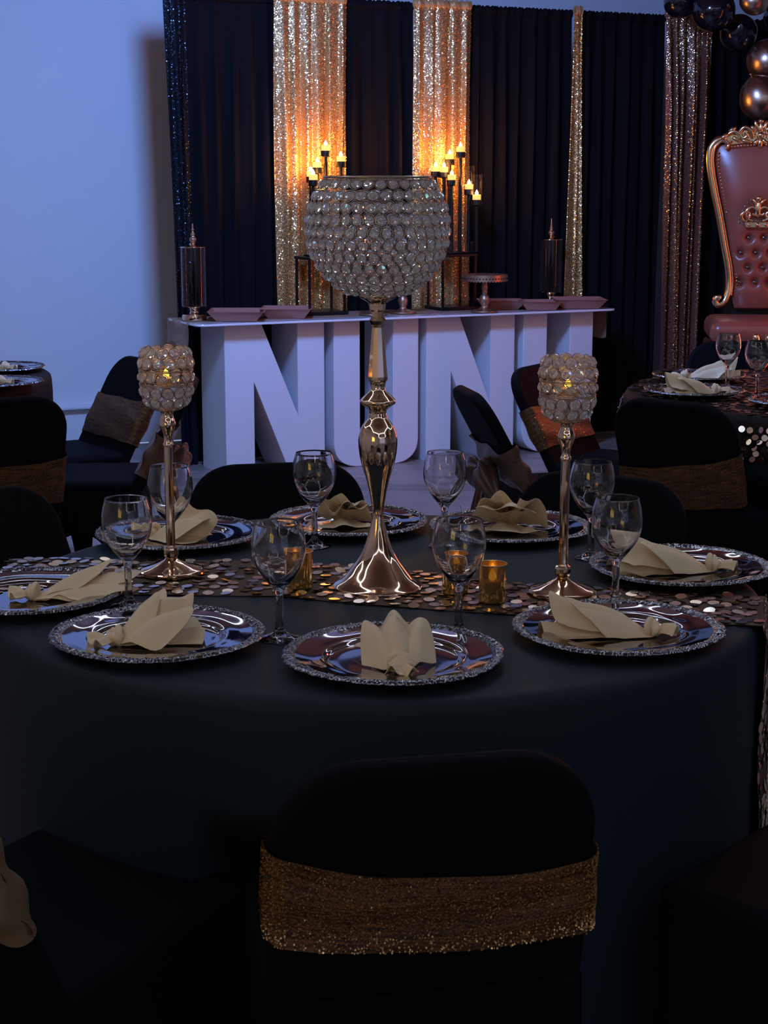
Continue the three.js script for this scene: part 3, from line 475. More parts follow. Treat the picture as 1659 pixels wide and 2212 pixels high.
coveredChair('black covered chair with a satin gold sash at the near left corner', [-0.468, -2.13], [0.5, -0.87], { rec: 0.45, sash: 'band', s0: 0.17, s1: 0.31, sag: 0.0, mat: M.satinGold, wob: 0.006 });
coveredChair('plain black covered chair at the near right corner', [0.69, -2.21], [-0.75, -0.66], { rec: 0.4 });
// ───────────────────────── main table ─────────────────────────
const TX = -0.01, TZ = -2.825, TR = 0.66, TY = 0.75;
const dents = [[0.02, 1], [-0.25, -1], [0.55, -0.83], [-0.82, -0.57]];
function clothFn(R, folds, dentDirs, y0 = 0.004) {
  const prof = [[0, TY], [R * 0.3, TY], [R * 0.6, TY], [R * 0.85, TY], [R - 0.025, TY], [R - 0.012, TY - 0.002], [R - 0.003, TY - 0.009], [R, TY - 0.022], [R + 0.002, TY - 0.06]];
  for (let k = 1; k <= 14; k++) prof.push([R + 0.002, lerp(TY - 0.06, y0, k / 14)]);
  return (u, v) => {
    const i = Math.min(prof.length - 1, Math.round(v * (prof.length - 1))), [r0, y] = prof[i], a = u * Math.PI * 2, k = sm(TY - 0.05, 0.1, y); let r = r0 + (r0 > R - 0.02 ? k * folds * (Math.sin(a * 13 + 1.2 * Math.sin(a * 3)) + 0.5 * Math.sin(a * 7 + 1)) : 0);
    for (const [dx, dz] of dentDirs) { const c = (Math.cos(a) * dx + Math.sin(a) * dz) / Math.hypot(dx, dz); r -= 0.30 * sm(0.915, 0.955, c) * sm(0.54, 0.47, y) * (r0 > R - 0.02 ? 1 : 0); }
    return { x: r * Math.cos(a), y, z: r * Math.sin(a), s: r0 > R - 0.03 ? u * 60 : r * Math.cos(a) * 14, t: r0 > R - 0.03 ? y * 14 : r * Math.sin(a) * 14 };
  };
}
{ const t = thing('tablecloth', 'plain black cloth to the floor over the round main table', 'tablecloth', [TX, 0, TZ]); const f = clothFn(TR, 0.007, dents); obj('cloth', grid((u, v) => f(1 - u, v), 220, 22), M.cloth, t); }
{
  // gold sequin runner across the main table, hanging over the right edge
  const t = thing('sequin_runner', 'gold runner of large round sequins crossing the main black table', 'table runner', [0, TY, 0]);
  const Bk = [[-0.70, -3.035], [-0.50, -3.03], [-0.30, -3.022], [-0.011, -2.972], [0.203, -2.842], [0.40, -2.80], [0.638, -2.745]], Fr = [[-0.66, -2.752], [-0.42, -2.76], [-0.18, -2.75], [-0.01, -2.687], [0.204, -2.627], [0.42, -2.585], [0.598, -2.555]];
  const at = (P, s) => { const k = s * (P.length - 1), i = Math.min(P.length - 2, Math.floor(k)), f = k - i; return [lerp(P[i][0], P[i + 1][0], f), lerp(P[i][1], P[i + 1][1], f)]; };
  const fn = (s, v) => { const a = at(Fr, s), b = at(Bk, s); return { x: lerp(a[0], b[0], v), y: 0.0022 + 0.0006 * Math.sin(s * 40 + v * 5), z: lerp(a[1], b[1], v), s: s * 8, t: v * 2 }; };
  const hangF = (v, q) => { const a = at(Fr, 1), b = at(Bk, 1), x = lerp(a[0], b[0], v), z = lerp(a[1], b[1], v), d = Math.hypot(x - TX, z - TZ), k = (TR + 0.012) / d; return { x: lerp(x, TX + (x - TX) * k, Math.min(1, q * 8)) + 0.004 * Math.sin(q * 9 + v * 7) * Math.min(1, q * 8), y: 0.002 - Math.max(0, q - 0.05) * 0.44, z: lerp(z, TZ + (z - TZ) * k, Math.min(1, q * 8)), s: v * 2, t: q * 3 }; };
  obj('backing', shell((u, v) => fn(u, v), 80, 10, 0.0012), M.runnerFabric, t); obj('hanging_end', shell((u, v) => hangF(u, v), 10, 24, 0.0012), M.runnerFabric, t);
  const list = [], E = new THREE.Euler(), Q = new THREE.Quaternion(), one = V(1, 1, 1);
  for (let j = 0; j < 12; j++) for (let i = 0; i < 52; i++) {
    const s = (i + 0.5 * (j & 1) + rr(-0.2, 0.2)) / 51.5, v = (j + 0.4 + rr(-0.22, 0.22)) / 11.8; if (s < 0 || s > 1 || rnd() < 0.07) continue;
    const p = fn(s, v), k = rnd() < 0.12 ? 2.2 : 1; E.set(-Math.PI / 2 + gauss() * 0.13 * k, gauss() * 0.10 * k, rnd() * 6.28, 'XYZ'); Q.setFromEuler(E); list.push([p.z, new THREE.Matrix4().compose(V(p.x, p.y + 0.0012 + 0.0022 * rnd(), p.z), Q, one)]);
  }
  for (let j = 0; j < 20; j++) for (let i = 0; i < 9; i++) { const p = hangF((i + 0.5 * (j & 1) + rr(-0.1, 0.1)) / 9, (j + 0.8) / 20.5); if (rnd() < 0.1) continue; const yaw = Math.atan2(p.x - TX, p.z - TZ); E.set(gauss() * 0.15, yaw + gauss() * 0.15, 0, 'YXZ'); Q.setFromEuler(E); list.push([p.z + 0.3, new THREE.Matrix4().compose(V(p.x + 0.0025 * Math.sin(yaw), p.y, p.z + 0.0025 * Math.cos(yaw)), Q, one)]); }
  const inView = (m) => { const e = m.elements; return e[12] > -0.66; };
  list.sort((a, b) => (inView(b[1]) ? b[0] : -9) - (inView(a[1]) ? a[0] : -9));
  const g = new THREE.CylinderGeometry(0.0098, 0.0098, 0.0004, 16).rotateX(Math.PI / 2);
  list.slice(0, 295).forEach(([, m]) => { const o = obj('sequin', g, M.sequinBig[Math.floor(rnd() * 3)], t); o.applyMatrix4(m); });
  stuff('sequins', g, M.sequinBig[1], list.slice(295).map((l) => l[1]), t);
}
const RY = TY + 0.0035;                                                   // top of the runner
// crystals: a faceted drop in a wire ring
const crystalGeo = (r) => flat(new THREE.LatheGeometry([[0.0001, -r * 0.5], [r * 0.62, -r * 0.42], [r, -r * 0.05], [r, r * 0.08], [r * 0.62, r * 0.46], [0.0001, r * 0.5]].map((p) => new THREE.Vector2(...p)), 8).rotateX(Math.PI / 2));
const ringGeo = (r, w) => new THREE.TorusGeometry(r, w, 6, 18);
function crystalRows(parent, rows, R, yc, rc, cg, rg, cap, tilt = 0.95) {
  const all = []; rows.forEach(([y, r, squash], k) => { const n = Math.floor(2 * Math.PI * r / (rc * 2.28)), off = (k % 2) * 0.5 + 0.13 * k; for (let i = 0; i < n; i++) { const a = (i + off) / n * Math.PI * 2, p = V(r * Math.cos(a), y, r * Math.sin(a)), nrm = V(r * Math.cos(a), (y - yc) * tilt, r * Math.sin(a)).normalize(); const m = new THREE.Matrix4().compose(p, new THREE.Quaternion().setFromUnitVectors(V(0, 0, 1), nrm), V(1, squash || 1, 1)); all.push([p.z, m]); } });
  all.sort((a, b) => b[0] - a[0]);
  const front = all.slice(0, cap), rest = all.slice(cap);
  front.forEach(([, m]) => { obj('crystal', cg, M.crystal, parent).applyMatrix4(m); }); front.forEach(([, m]) => { obj('wire_ring', rg, M.goldWire, parent).applyMatrix4(m); });
  if (rest.length) { stuff('crystals', cg, M.crystal, rest.map((x) => x[1]), parent); stuff('wire_rings', rg, M.goldWire, rest.map((x) => x[1]), parent); }
}
{
  const t = thing('crystal_centerpiece', 'tall gold stand with a large round crystal bead bowl on top', 'centerpiece', [-0.0105, RY, -2.815]), dy = -0.0035;
  const low = smoothProfile([[0.078, 0.0], [0.0775, 0.003], [0.0626, 0.013], [0.0461, 0.033], [0.0325, 0.052], [0.0231, 0.073], [0.0129, 0.108], [0.0098, 0.128], [0.0135, 0.158], [0.0203, 0.189], [0.0283, 0.216], [0.0327, 0.240], [0.0329, 0.262], [0.0268, 0.281], [0.0168, 0.2946], [0.0144, 0.303]], 90);
  obj('foot', lathe([[0, 0.002], [0.076, 0], ...low], 72), M.goldChrome, t);
  obj('knob', lathe(smoothProfile([[0.0144, 0.303], [0.0154, 0.3081], [0.022, 0.314], [0.0295, 0.3195], [0.0301, 0.3245], [0.0241, 0.3317], [0.0150, 0.3401], [0.0127, 0.3451], [0.0134, 0.3552], [0.0168, 0.3602]], 50), 56), M.goldChrome, t);
  obj('faceted_neck', flat(new THREE.LatheGeometry([[0.0170, 0.3602], [0.0172, 0.3652], [0.0137, 0.4086], [0.0102, 0.4484], [0.0113, 0.4534], [0.0149, 0.4600], [0.0106, 0.4666], [0.0088, 0.4748], [0.0139, 0.4781], [0.0142, 0.4880]].map((p) => new THREE.Vector2(...p)), 10)), M.goldChrome, t);
  obj('bowl_seat', lathe(smoothProfile([[0.0142, 0.488], [0.0160, 0.4900], [0.0235, 0.4946], [0.0300, 0.4985], [0.0310, 0.503], [0.0241, 0.5055], [0.001, 0.506]], 30), 48), M.goldChrome, t);
  const R = 0.119, yc = 0.6135, bowl = obj('crystal_bowl', [new THREE.TorusGeometry(0.089, 0.0022, 8, 64).rotateX(Math.PI / 2).translate(0, 0.6965, 0), new THREE.TorusGeometry(0.087, 0.0016, 8, 64).rotateX(Math.PI / 2).translate(0, 0.692, 0)], M.goldWire, t);
  const rows = [0.6853, 0.6668, 0.6473, 0.6275, 0.6074, 0.5876, 0.5680, 0.5495, 0.5325, 0.5185, 0.5085].map((y) => [y, Math.sqrt(Math.max(0.0009, R * R - (y - yc) * (y - yc)))]);
  crystalRows(bowl, rows, R, yc, 0.0088, crystalGeo(0.0080), ringGeo(0.0099, 0.00075), 290);
}
function candlestick(label, x, z, lean) {
  const t = thing('crystal_candlestick', label, 'candlestick', [x, RY, z], 0, 'slim crystal candlesticks'); t.rotation.z = lean;
  obj('foot', lathe([[0, 0], [0.054, 0], [0.0565, 0.002], [0.0565, 0.006], [0.0535, 0.0085], [0.045, 0.0105], [0.028, 0.0165], [0.014, 0.024], [0.0085, 0.029], [0, 0.029]], 56), M.goldChrome, t);
  obj('foot_edge', flat(new THREE.LatheGeometry([[0.0560, 0.0005], [0.0578, 0.002], [0.0578, 0.0065], [0.0560, 0.008]].map((p) => new THREE.Vector2(...p)), 40)), M.goldChrome, t);
  obj('lower_knob', flat(new THREE.LatheGeometry([[0.008, 0.028], [0.0125, 0.031], [0.0138, 0.037], [0.0138, 0.044], [0.0125, 0.0475], [0.0095, 0.049], [0.009, 0.052]].map((p) => new THREE.Vector2(...p)), 12)), M.goldChrome, t);
  obj('stem', flat(new THREE.LatheGeometry([[0.0082, 0.050], [0.0080, 0.14], [0.0076, 0.2297]].map((p) => new THREE.Vector2(...p)), 14)), M.goldChrome, t);
  obj('upper_knob', lathe(smoothProfile([[0.0078, 0.2295], [0.0092, 0.2310], [0.0092, 0.2349], [0.0077, 0.2385], [0.0081, 0.2503], [0.0130, 0.2626], [0.0147, 0.2688], [0.0138, 0.2749], [0.0105, 0.2851], [0.0118, 0.2923], [0.0210, 0.2950], [0.0285, 0.299], [0.001, 0.3]], 60), 40), M.goldChrome, t);
  const yc = 0.352, w = [];
  for (const [y, r] of [[0.3005, 0.0285], [0.3400, 0.0462], [0.3425, 0.0468], [0.3645, 0.0472], [0.3668, 0.0468]]) w.push(new THREE.TorusGeometry(r, 0.0010, 8, 56).rotateX(Math.PI / 2).translate(0, y, 0));
  for (let k = 0; k < 14; k++) { const a = k / 14 * 6.283, b = a + 0.45, c = a + 0.22; w.push(tube([[0.0465 * Math.cos(a), 0.341, 0.0465 * Math.sin(a)], [0.047 * Math.cos(c), 0.353, 0.047 * Math.sin(c)], [0.0468 * Math.cos(b), 0.3655, 0.0468 * Math.sin(b)]], 0.0008, 8, 5)); }
  const cup = obj('crystal_cup', w, M.goldWire, t);
  crystalRows(cup, [[0.3975, 0.0415], [0.3795, 0.0455], [0.3538, 0.0462, 0.8], [0.3285, 0.0440], [0.3105, 0.0375]], 0.047, yc, 0.0092, crystalGeo(0.0088), ringGeo(0.0104, 0.0008), 290, 0.5);
  obj('cup_liner', lathe([[0.0005, 0.302], [0.026, 0.303], [0.0385, 0.325], [0.0405, 0.352]], 32), M.pane, t);
  const tea = thing('tealight', `small lit LED tealight inside the ${label.includes('left') ? 'left' : 'right'} crystal candlestick cup`, 'candle', [x - 0.35 * lean, RY + 0.338, z], 0, 'tealights on the main table');
  obj('tealight_body', cyl(0.017, 0.017, 0.014, 0, 0.007, 0), M.tealight, tea); const f = obj('flame', flameGeo, M.amberFlame, tea); f.position.y = 0.0135; f.scale.setScalar(0.6);
  obj('support', cyl(0.006, 0.006, 0.034, 0, -0.0175, 0), M.goldWire, tea);
  const l = new THREE.PointLight(C(...AMBER), 0.004); l.position.set(0, 0.022, 0); l.shadow.radius = 0.3; l.castShadow = true; tea.add(l);
}
candlestick('slim gold candlestick with a small crystal cup, at the left end of the runner', -0.381, -2.912, 0.003);
candlestick('slim gold candlestick with a small crystal cup, at the right end of the runner', 0.304, -2.762, -0.006);
for (const [label, x, z, tl] of [['gold mercury glass votive holder left of the tall gold stand', -0.146, -2.80, 'amber tealight glowing inside the votive left of the tall gold stand'], ['gold mercury glass votive holder standing right of the wine glass stem', 0.181, -2.703, 'amber tealight glowing inside the votive right of the wine glass stem'], ['gold mercury glass votive holder partly hidden behind the front right wine glass', 0.122, -2.765, 'amber tealight glowing inside the votive behind the front right wine glass']]) {
  const t = thing('votive_holder', label, 'votive holder', [x, RY, z], 0, 'gold votive holders');
  obj('glass_cup', lathe([[0.0005, 0.0012], [0.021, 0.0012], [0.0222, 0.003], [0.0236, 0.066]], 40), M.votive, t); obj('rim', new THREE.TorusGeometry(0.0236, 0.0009, 8, 40).rotateX(Math.PI / 2).translate(0, 0.066, 0), M.goldWire, t);
  const c = thing('tealight', tl, 'candle', [x, RY + 0.003, z], 0, 'tealights on the main table');
  obj('tealight_body', lathe([[0, 0], [0.0175, 0], [0.018, 0.03], [0.014, 0.034], [0, 0.032]], 24), M.tealight, c); const f = obj('flame', flameGeo, M.amberFlame, c); f.position.y = 0.033; f.scale.setScalar(0.75);
  const l = new THREE.PointLight(C(...AMBER), 0.0022); l.position.set(0, 0.043, 0); l.shadow.radius = 0.3; l.castShadow = true; c.add(l);
}
// ───────────────────────── place settings ─────────────────────────
function chargerGeos() {
  const wob = (x, z) => 0.0007 * Math.sin(x * 40 + 1) * Math.sin(z * 37) + 0.0005 * Math.sin(x * 63 + z * 51);
  const prof = smoothProfile([[0.0001, 0.0046], [0.05, 0.0044], [0.088, 0.0046], [0.0965, 0.0062], [0.101, 0.0105], [0.106, 0.0128], [0.125, 0.0142], [0.146, 0.0172]], 70);
  const top = lathe(prof, 96), p = top.attributes.position; for (let i = 0; i < p.count; i++) { const x = p.getX(i), z = p.getZ(i), r = Math.hypot(x, z); p.setY(i, p.getY(i) + wob(x, z) * sm(0.03, 0.12, r)); } top.computeVertexNormals();
  const lobe = (a) => 1 + 0.012 * Math.cos(4 * a + 0.4);
  const under = lathe([[0.0001, 0.0005], [0.09, 0.0005], [0.104, 0.006], [0.146, 0.0145]], 72);
  const n = 40, border = grid((u, v) => {
    const a = u * Math.PI * 2, tooth = vnoise(u * 150, 9), k = Math.sin(v * Math.PI);
    const r = lerp(0.1445, (0.1595 + 0.0035 * tooth + 0.0025 * vnoise(u * 400, 3)) * lobe(a), v), y = 0.0168 + 0.003 * v + k * (0.0010 + 0.0030 * vnoise(u * 420, v * 9) + 0.0022 * (vnoise(u * 160, v * 4 + 7) - 0.5));
    return { x: r * Math.cos(a), y: y - (v > 0.95 ? 0.003 : 0), z: r * Math.sin(a) };
  }, 900, 9), lip = grid((u, v) => { const a = -u * Math.PI * 2, tooth = vnoise((1 - u) * 150, 9); const r = lerp(0.1445, (0.1595 + 0.0035 * tooth) * lobe(a), v); return { x: r * Math.cos(a), y: lerp(0.0143, 0.0158, v), z: r * Math.sin(a) }; }, 450, 2);
  return [top, under, border, lip];
}
const CG = chargerGeos();
let chargerProto = null, glassProto = null;
function charger(label, x, z, y, group) {
  if (chargerProto) return copy(chargerProto, label, [x, y, z], rnd() * 6.28).userData.group = group;
  const t = chargerProto = thing('charger_plate', label, 'plate', [x, y, z], 0.3, group);
  const pl = obj('plate', [CG[0], CG[1]], M.silver, t); obj('ornate_rim', [CG[2], CG[3]], M.silverRough, t); return t;
}
function wineGlass(label, x, z, y, group) {
  if (glassProto) { copy(glassProto, label, [x, y, z], rnd() * 6.28).userData.group = group; return; }
  const t = glassProto = thing('wine_glass', label, 'wine glass', [x, y, z], 0, group);
  const outer = smoothProfile([[0.0062, 0.070], [0.0085, 0.0790], [0.0135, 0.0850], [0.0245, 0.0985], [0.0350, 0.115], [0.0410, 0.134], [0.0420, 0.147], [0.0398, 0.1665], [0.0350, 0.1835]], 46), inner = smoothProfile([[0.0338, 0.1835], [0.0384, 0.1665], [0.0406, 0.147], [0.0396, 0.134], [0.0334, 0.116], [0.0225, 0.1005], [0.012, 0.0915], [0.0001, 0.0885]], 46);
  obj('bowl', lathe([[0.0001, 0.0702], [0.0062, 0.0702], ...outer.slice(1), [0.0347, 0.1844], [0.0341, 0.1844], ...inner], 64), M.glass, t);
  const foot = [[0.0001, 0.0006], [0.0300, 0.0003], [0.0318, 0.0010], [0.0318, 0.0020]], st = smoothProfile([[0.0318, 0.0020], [0.0300, 0.0032], [0.018, 0.0065], [0.0095, 0.013], [0.0066, 0.022], [0.0058, 0.040], [0.0060, 0.058], [0.0062, 0.070]], 40);
  obj('stem_and_foot', lathe([...foot, ...st, [0.0001, 0.0700]], 56), M.glass, t);
}
// a knotted napkin: axis = direction from the knot to the open end
function sheet(o) {
  const { L, w0 = 0.008, w1, pitch = 0, arch = 0, fold = 0, nf = 2, ph = 0, pt = 0.15, yaw = 0, y0 = 0, curl = 0, roll = 0, cup = 0 } = o, cy = Math.cos(yaw), sy = Math.sin(yaw);
  return shell((u, v) => {
    const q = v * 2 - 1, w = lerp(w0, w1, Math.pow(u, 0.75)), ext = 1 - pt * Math.pow(Math.abs(q), 1.6); let x = u * L * ext * Math.cos(pitch * (1 - curl * u)), y = y0 + u * L * ext * Math.sin(pitch * (1 - curl * u)) + arch * Math.cos(q * Math.PI / 2) * Math.sin(Math.min(1, u * 1.15) * Math.PI * 0.62) + fold * Math.sin(q * nf * Math.PI + ph) * u + cup * q * q * u, z = q * w * (1 - 0.12 * Math.sin(u * 3));
    y += (0.011 * (vnoise(x * 38 + ph * 7, z * 42 + 5) - 0.5) + 0.005 * Math.sin(z * 95 + x * 30 + ph)) * sm(0.05, 0.45, u); const c = Math.cos(roll * u), s = Math.sin(roll * u), z2 = z * c - (y - y0) * s * 0.0 , y2 = y + z * s; z = z2; y = Math.max(0.0012, y2);
    return { x: x * cy + z * sy, y, z: -x * sy + z * cy };
  }, 22, 22, 0.0011);
}
function napkin(label, x, z, y, axis, kind, s, group) {
  const t = thing('napkin', label, 'napkin', [x, y, z], Math.atan2(-axis[1], axis[0]), group), k = () => rr(0.9, 1.1), ph = rnd() * 6;
  const kinds = {
    fan: [{ L: 0.125, w1: 0.062, arch: 0.012, fold: 0.006, nf: 2.2, ph, y0: 0.002, pt: 0.2 }, { L: 0.118, w1: 0.036, arch: 0.046, pitch: 0.12, pt: 0.25, ph: 2, y0: 0.004, fold: 0.004 }, { L: 0.112, w1: 0.034, arch: 0.026, pitch: 0.26, yaw: 0.50, roll: 0.35, y0: 0.004, pt: 0.45 }, { L: 0.112, w1: 0.036, arch: 0.026, pitch: 0.22, yaw: -0.48, roll: -0.4, y0: 0.004, pt: 0.45 }, { L: 0.075, w1: 0.026, arch: 0.02, pitch: 0.55, yaw: 0.12, y0: 0.006, pt: 0.3 }],
    long: [{ L: 0.165, w1: 0.050, arch: 0.014, fold: 0.005, nf: 2, ph, y0: 0.002, pt: 0.12 }, { L: 0.155, w0: 0.014, w1: 0.040, arch: 0.044, pitch: 0.06, pt: 0.2, fold: 0.010, nf: 1.5, ph: 1 }, { L: 0.13, w0: 0.012, w1: 0.026, arch: 0.018, pitch: 0.28, yaw: 0.20, roll: 0.5, pt: 0.4 }, { L: 0.145, w0: 0.012, w1: 0.026, arch: 0.018, pitch: 0.16, yaw: -0.22, roll: -0.4, pt: 0.3 }],
    points: [{ L: 0.17, w1: 0.052, arch: 0.010, fold: 0.005, nf: 1.5, ph, y0: 0.002, pt: 0.35 }, { L: 0.165, w0: 0.012, w1: 0.034, arch: 0.022, pitch: 0.26, yaw: 0.16, roll: 0.35, pt: 0.45 }, { L: 0.175, w0: 0.012, w1: 0.030, arch: 0.02, pitch: 0.13, yaw: -0.02, roll: -0.25, pt: 0.45 }, { L: 0.15, w0: 0.012, w1: 0.03, arch: 0.018, pitch: 0.04, yaw: -0.22, roll: -0.2, pt: 0.3, y0: 0.003 }],
    lily: [{ L: 0.125, w1: 0.056, arch: 0.01, fold: 0.004, y0: 0.002, pt: 0.4 }, { L: 0.128, w0: 0.02, w1: 0.066, arch: 0.018, pitch: 0.16, roll: -1.15, pt: 0.6, yaw: 0.05 }, { L: 0.118, w0: 0.018, w1: 0.046, arch: 0.040, pitch: 0.06, yaw: -0.08, fold: 0.006, nf: 1.2, pt: 0.6 }, { L: 0.09, w0: 0.014, w1: 0.030, arch: 0.022, pitch: 0.1, yaw: -0.35, roll: -0.3, pt: 0.5 }],
    rose: [{ L: 0.095, w1: 0.066, arch: 0.008, fold: 0.006, y0: 0.002, pt: 0.15 }, { L: 0.085, w0: 0.02, w1: 0.050, arch: 0.016, pitch: 0.75, curl: 0.5, cup: 0.012, fold: 0.009, nf: 1.7, ph, pt: 0.1 }, { L: 0.095, w0: 0.016, w1: 0.040, arch: 0.014, pitch: 0.45, yaw: 0.62, roll: 0.7, fold: 0.005, pt: 0.2 }, { L: 0.095, w0: 0.016, w1: 0.040, arch: 0.014, pitch: 0.48, yaw: -0.62, roll: -0.7, fold: 0.005, ph: 2, pt: 0.2 }, { L: 0.075, w0: 0.012, w1: 0.030, arch: 0.012, pitch: 0.35, yaw: 0.1, cup: 0.03, pt: 0.35 }, { L: 0.08, w0: 0.01, w1: 0.024, pitch: 0.95, yaw: -0.2, cup: 0.012, pt: 0.5 }],
  };
  const off = -0.055 * s, g = kinds[kind].map((q) => sheet({ ...q, L: q.L * k() * s, w1: q.w1 * s, arch: (q.arch || 0) * s, yaw: (q.yaw || 0) * rr(0.85, 1.15) }).translate(off, 0, 0));
  obj('folds', g, M.napkin, t);
  const kn = new THREE.SphereGeometry(0.0135 * s, 22, 16), p = kn.attributes.position; for (let i = 0; i < p.count; i++) { const v = V().fromBufferAttribute(p, i), n = 1 + 0.22 * Math.sin(v.x * 330 + v.y * 180) * Math.cos(v.z * 260); p.setXYZ(i, v.x * n * 0.85, v.y * n * 0.9, v.z * n * 1.25); } kn.computeVertexNormals();
  obj('knot', [kn.translate(off - 0.002, 0.0125 * s, 0), new THREE.TorusGeometry(0.0125 * s, 0.0048, 10, 26).rotateY(Math.PI / 2 - 0.35).scale(1, 0.95, 1.15).translate(off + 0.004, 0.0135 * s, 0)], M.napkin, t);
  obj('tail', [sheet({ L: 0.036 * s, w1: 0.016, arch: 0.012, yaw: Math.PI - 0.35, y0: 0.006, fold: 0.004, nf: 1.6, curl: 1, pitch: 0.15 }), sheet({ L: 0.034 * s, w1: 0.014, arch: 0.010, yaw: Math.PI + 0.4, y0: 0.004, fold: 0.004, nf: 1.4, ph: 2, pitch: 0.05 })].map((q) => q.translate(off - 0.006, 0, 0)), M.napkin, t);
}
const GM = 'charger plates of the main table', GG = 'wine glasses of the main table', GN = 'knotted napkins of the main table';
const WELL = 0.0052;
for (const [x, z, where, axis, kind, s, ox, oz] of [
  [0.014, -2.354, 'front and centre, before the tall gold stand', [-0.08, -1], 'fan', 1.0, 0.005, 0.008],
  [-0.346, -2.463, 'at the front left, before the leftmost glass', [0.88, -0.5], 'fan', 1.06, -0.008, 0.0],
  [0.363, -2.498, 'at the front right, before the rightmost glass', [-1, -0.12], 'long', 1.0, -0.004, 0.004],
  [-0.60, -2.73, 'at the left edge beside the runner end', [1, -0.22], 'points', 1.0, 0.065, 0.004],
  [0.533, -2.92, 'beyond the runner, right of the right candlestick', [-1, 0.04], 'long', 1.12, -0.005, 0.0],
  [-0.404, -3.205, 'behind the left crystal candlestick', [1, 0.3], 'lily', 1.0, 0.0, 0.01],
  [-0.073, -3.325, 'at the back, behind the tall gold stand', [0.1, 1], 'rose', 0.92, -0.005, 0.0],
  [0.254, -3.268, 'at the back right, left of the right candlestick', [-0.1, 1], 'rose', 1.22, -0.01, 0.0]]) {
  charger(`silver charger plate with frayed rim ${where}`, x, z, TY, GM);
  napkin(`champagne satin knotted napkin on the plate ${where}`, x + ox, z + oz, TY + WELL, axis, kind, s, GN);
}
for (const [x, z, label] of [[-0.161, -2.487, 'clear wine glass front left of the tall gold stand, before the left votive'], [-0.423, -2.681, 'clear wine glass, leftmost, left of the left candlestick'], [-0.392, -3.0, 'clear wine glass right behind the left candlestick stem'], [-0.134, -3.147, 'clear wine glass at the back left before the far plate'], [0.117, -3.15, 'clear wine glass at the back, seen against the floor and white letters'], [0.116, -2.509, 'clear wine glass front right of the tall gold stand, before a votive'], [0.387, -3.045, 'clear wine glass just right of the right candlestick, the rear one of two'], [0.384, -2.687, 'clear wine glass right of the right candlestick, the front one of two']]) wineGlass(label, x, z, label.includes('leftmost') || label.includes('front one of two') ? TY : TY, GG);

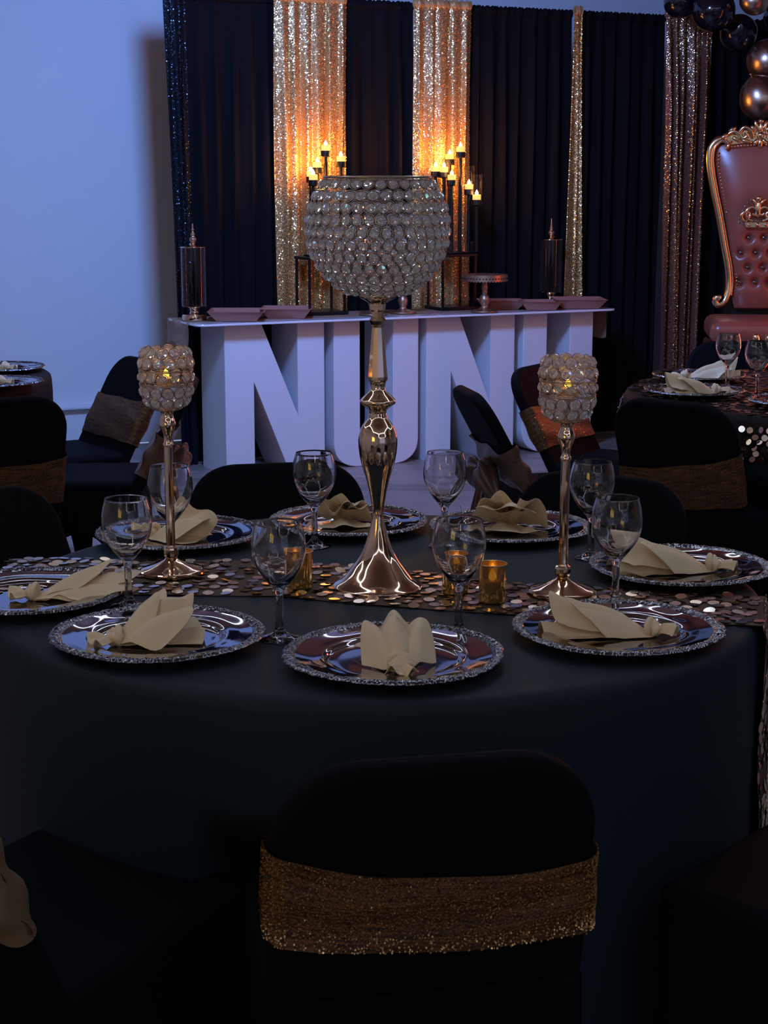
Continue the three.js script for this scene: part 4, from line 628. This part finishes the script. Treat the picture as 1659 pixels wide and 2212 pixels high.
// ───────────────────────── neighbouring tables ─────────────────────────
{
  const X = 1.50, Z = -5.52, R = 0.69;
  const b = thing('tablecloth', 'black cloth to the floor under the sequin overlay of the right table', 'tablecloth', [X, 0, Z]); const f = clothFn(R, 0.01, [[-0.66, 0.75], [-1, 0.15], [-0.9, -0.3], [-0.1, -1]]); obj('cloth', grid((u, v) => { const q = f(1 - u, v); return { ...q, y: q.y - 0.002 }; }, 160, 22), M.cloth, b);
  const t = thing('sequin_overlay', 'sequin overlay cloth of large round discs on the right table', 'tablecloth', [X, 0, Z]);
  const pr = [[0, TY + 0.001], [R * 0.5, TY + 0.001], [R - 0.02, TY + 0.001], [R - 0.004, TY - 0.006], [R + 0.006, TY - 0.022], [R + 0.016, TY - 0.08], [R + 0.024, 0.61]];
  obj('overlay_cloth', grid((u, v) => { const a = -u * Math.PI * 2, i = Math.round(v * 6), w = i > 4 ? 0.006 * Math.sin(a * 11) : 0; return { x: (pr[i][0] + w) * Math.cos(a), y: pr[i][1] - (i === 6 ? 0.02 * Math.sin(a * 2 + 1) : 0), z: (pr[i][0] + w) * Math.sin(a), s: u * 20, t: v * 4 }; }, 120, 6), phy([0.022, 0.016, 0.015], 0.7, 0, { specularIntensity: 0.2 }), t);
  const g = new THREE.CylinderGeometry(0.0098, 0.0098, 0.0004, 14).rotateX(Math.PI / 2), list = [], E = new THREE.Euler(), Q = new THREE.Quaternion(), one = V(1, 1, 1);
  for (let j = 0; j < 6; j++) for (let i = 0; i < 150; i++) { const a = (i + 0.5 * (j & 1) + rr(-0.25, 0.25)) / 150 * Math.PI * 2, k = (j + 0.6 + rr(-0.2, 0.2)) / 6.2; if (Math.sin(a) < -0.45 && Math.cos(a) > 0 || rnd() < 0.15) continue; const r = lerp(R + 0.010, R + 0.027, k) + 0.003, yaw = Math.atan2(Math.cos(a), Math.sin(a)); E.set(-0.30 + gauss() * 0.5, yaw + gauss() * 0.5, 0, 'YXZ'); Q.setFromEuler(E); list.push([Math.sin(a) - (Math.cos(a) > 0.6 ? 3 : 0), new THREE.Matrix4().compose(V(r * Math.cos(a), lerp(TY - 0.03, 0.615, k), r * Math.sin(a)), Q, one)]); }
  const flatS = []; for (let k = 0; k < 2200; k++) { const r = R * Math.sqrt(rnd()) * 0.98, a = rnd() * 6.283; E.set(-Math.PI / 2 + gauss() * 0.10, gauss() * 0.10, 0); Q.setFromEuler(E); flatS.push(new THREE.Matrix4().compose(V(r * Math.cos(a), TY + 0.0025 + 0.002 * rnd(), r * Math.sin(a)), Q, one)); }
  list.sort((a, c) => c[0] - a[0]); list.slice(0, 290).forEach(([, m]) => obj('sequin', g, M.sequinBig[Math.floor(rnd() * 3)], t).applyMatrix4(m));
  stuff('sequins', g, M.sequinBig[1], [...list.slice(290).map((l) => l[1]), ...flatS], t);
  const y = TY + 0.005, G2 = 'charger plates of the right table', N2 = 'knotted napkins of the right table';
  for (const [x, z, where, axis, kind] of [[1.015, -5.43, 'on the right sequin table, nearest its left edge', [-1, 0.3], 'long'], [1.11, -5.86, 'on the right sequin table, farthest back', [1, -0.1], 'long'], [1.30, -5.17, 'on the right sequin table, cut by the right edge', [1, -0.2], 'fan']]) { charger(`silver charger plate ${where}`, x, z, y, G2); napkin(`champagne satin napkin on the plate ${where}`, x + 0.01, z + 0.02, y + WELL, axis, kind, 1.15, N2); }
  for (const [x, z, label] of [[1.157, -5.60, 'clear wine glass on the right sequin table, the one further left'], [1.20, -5.34, 'clear wine glass on the right sequin table, cut by the right edge']]) wineGlass(label, x, z, y, 'wine glasses of the right table');
}
{
  const X = -1.90, Z = -5.98, R = 0.69, t = thing('tablecloth', 'dark brown cloth to the floor over the left table', 'tablecloth', [X, 0, Z]), f = clothFn(R, 0.01, [[0.5, 0.86], [1, 0]]); obj('cloth', grid((u, v) => f(1 - u, v), 160, 22), M.brownCloth, t);
  for (const [x, z, where, axis] of [[-1.335, -5.70, 'on the left brown table, nearest the camera', [-1, 0.1]], [-1.42, -6.16, 'on the left brown table, farther back', [-1, -0.1]]]) { charger(`silver charger plate ${where}`, x, z, TY, 'charger plates of the left table'); napkin(`champagne satin napkin on the plate ${where}`, x - 0.04, z, TY + WELL, axis, 'long', 1.1, 'knotted napkins of the left table'); }
}
renderer.render(scene, camera);
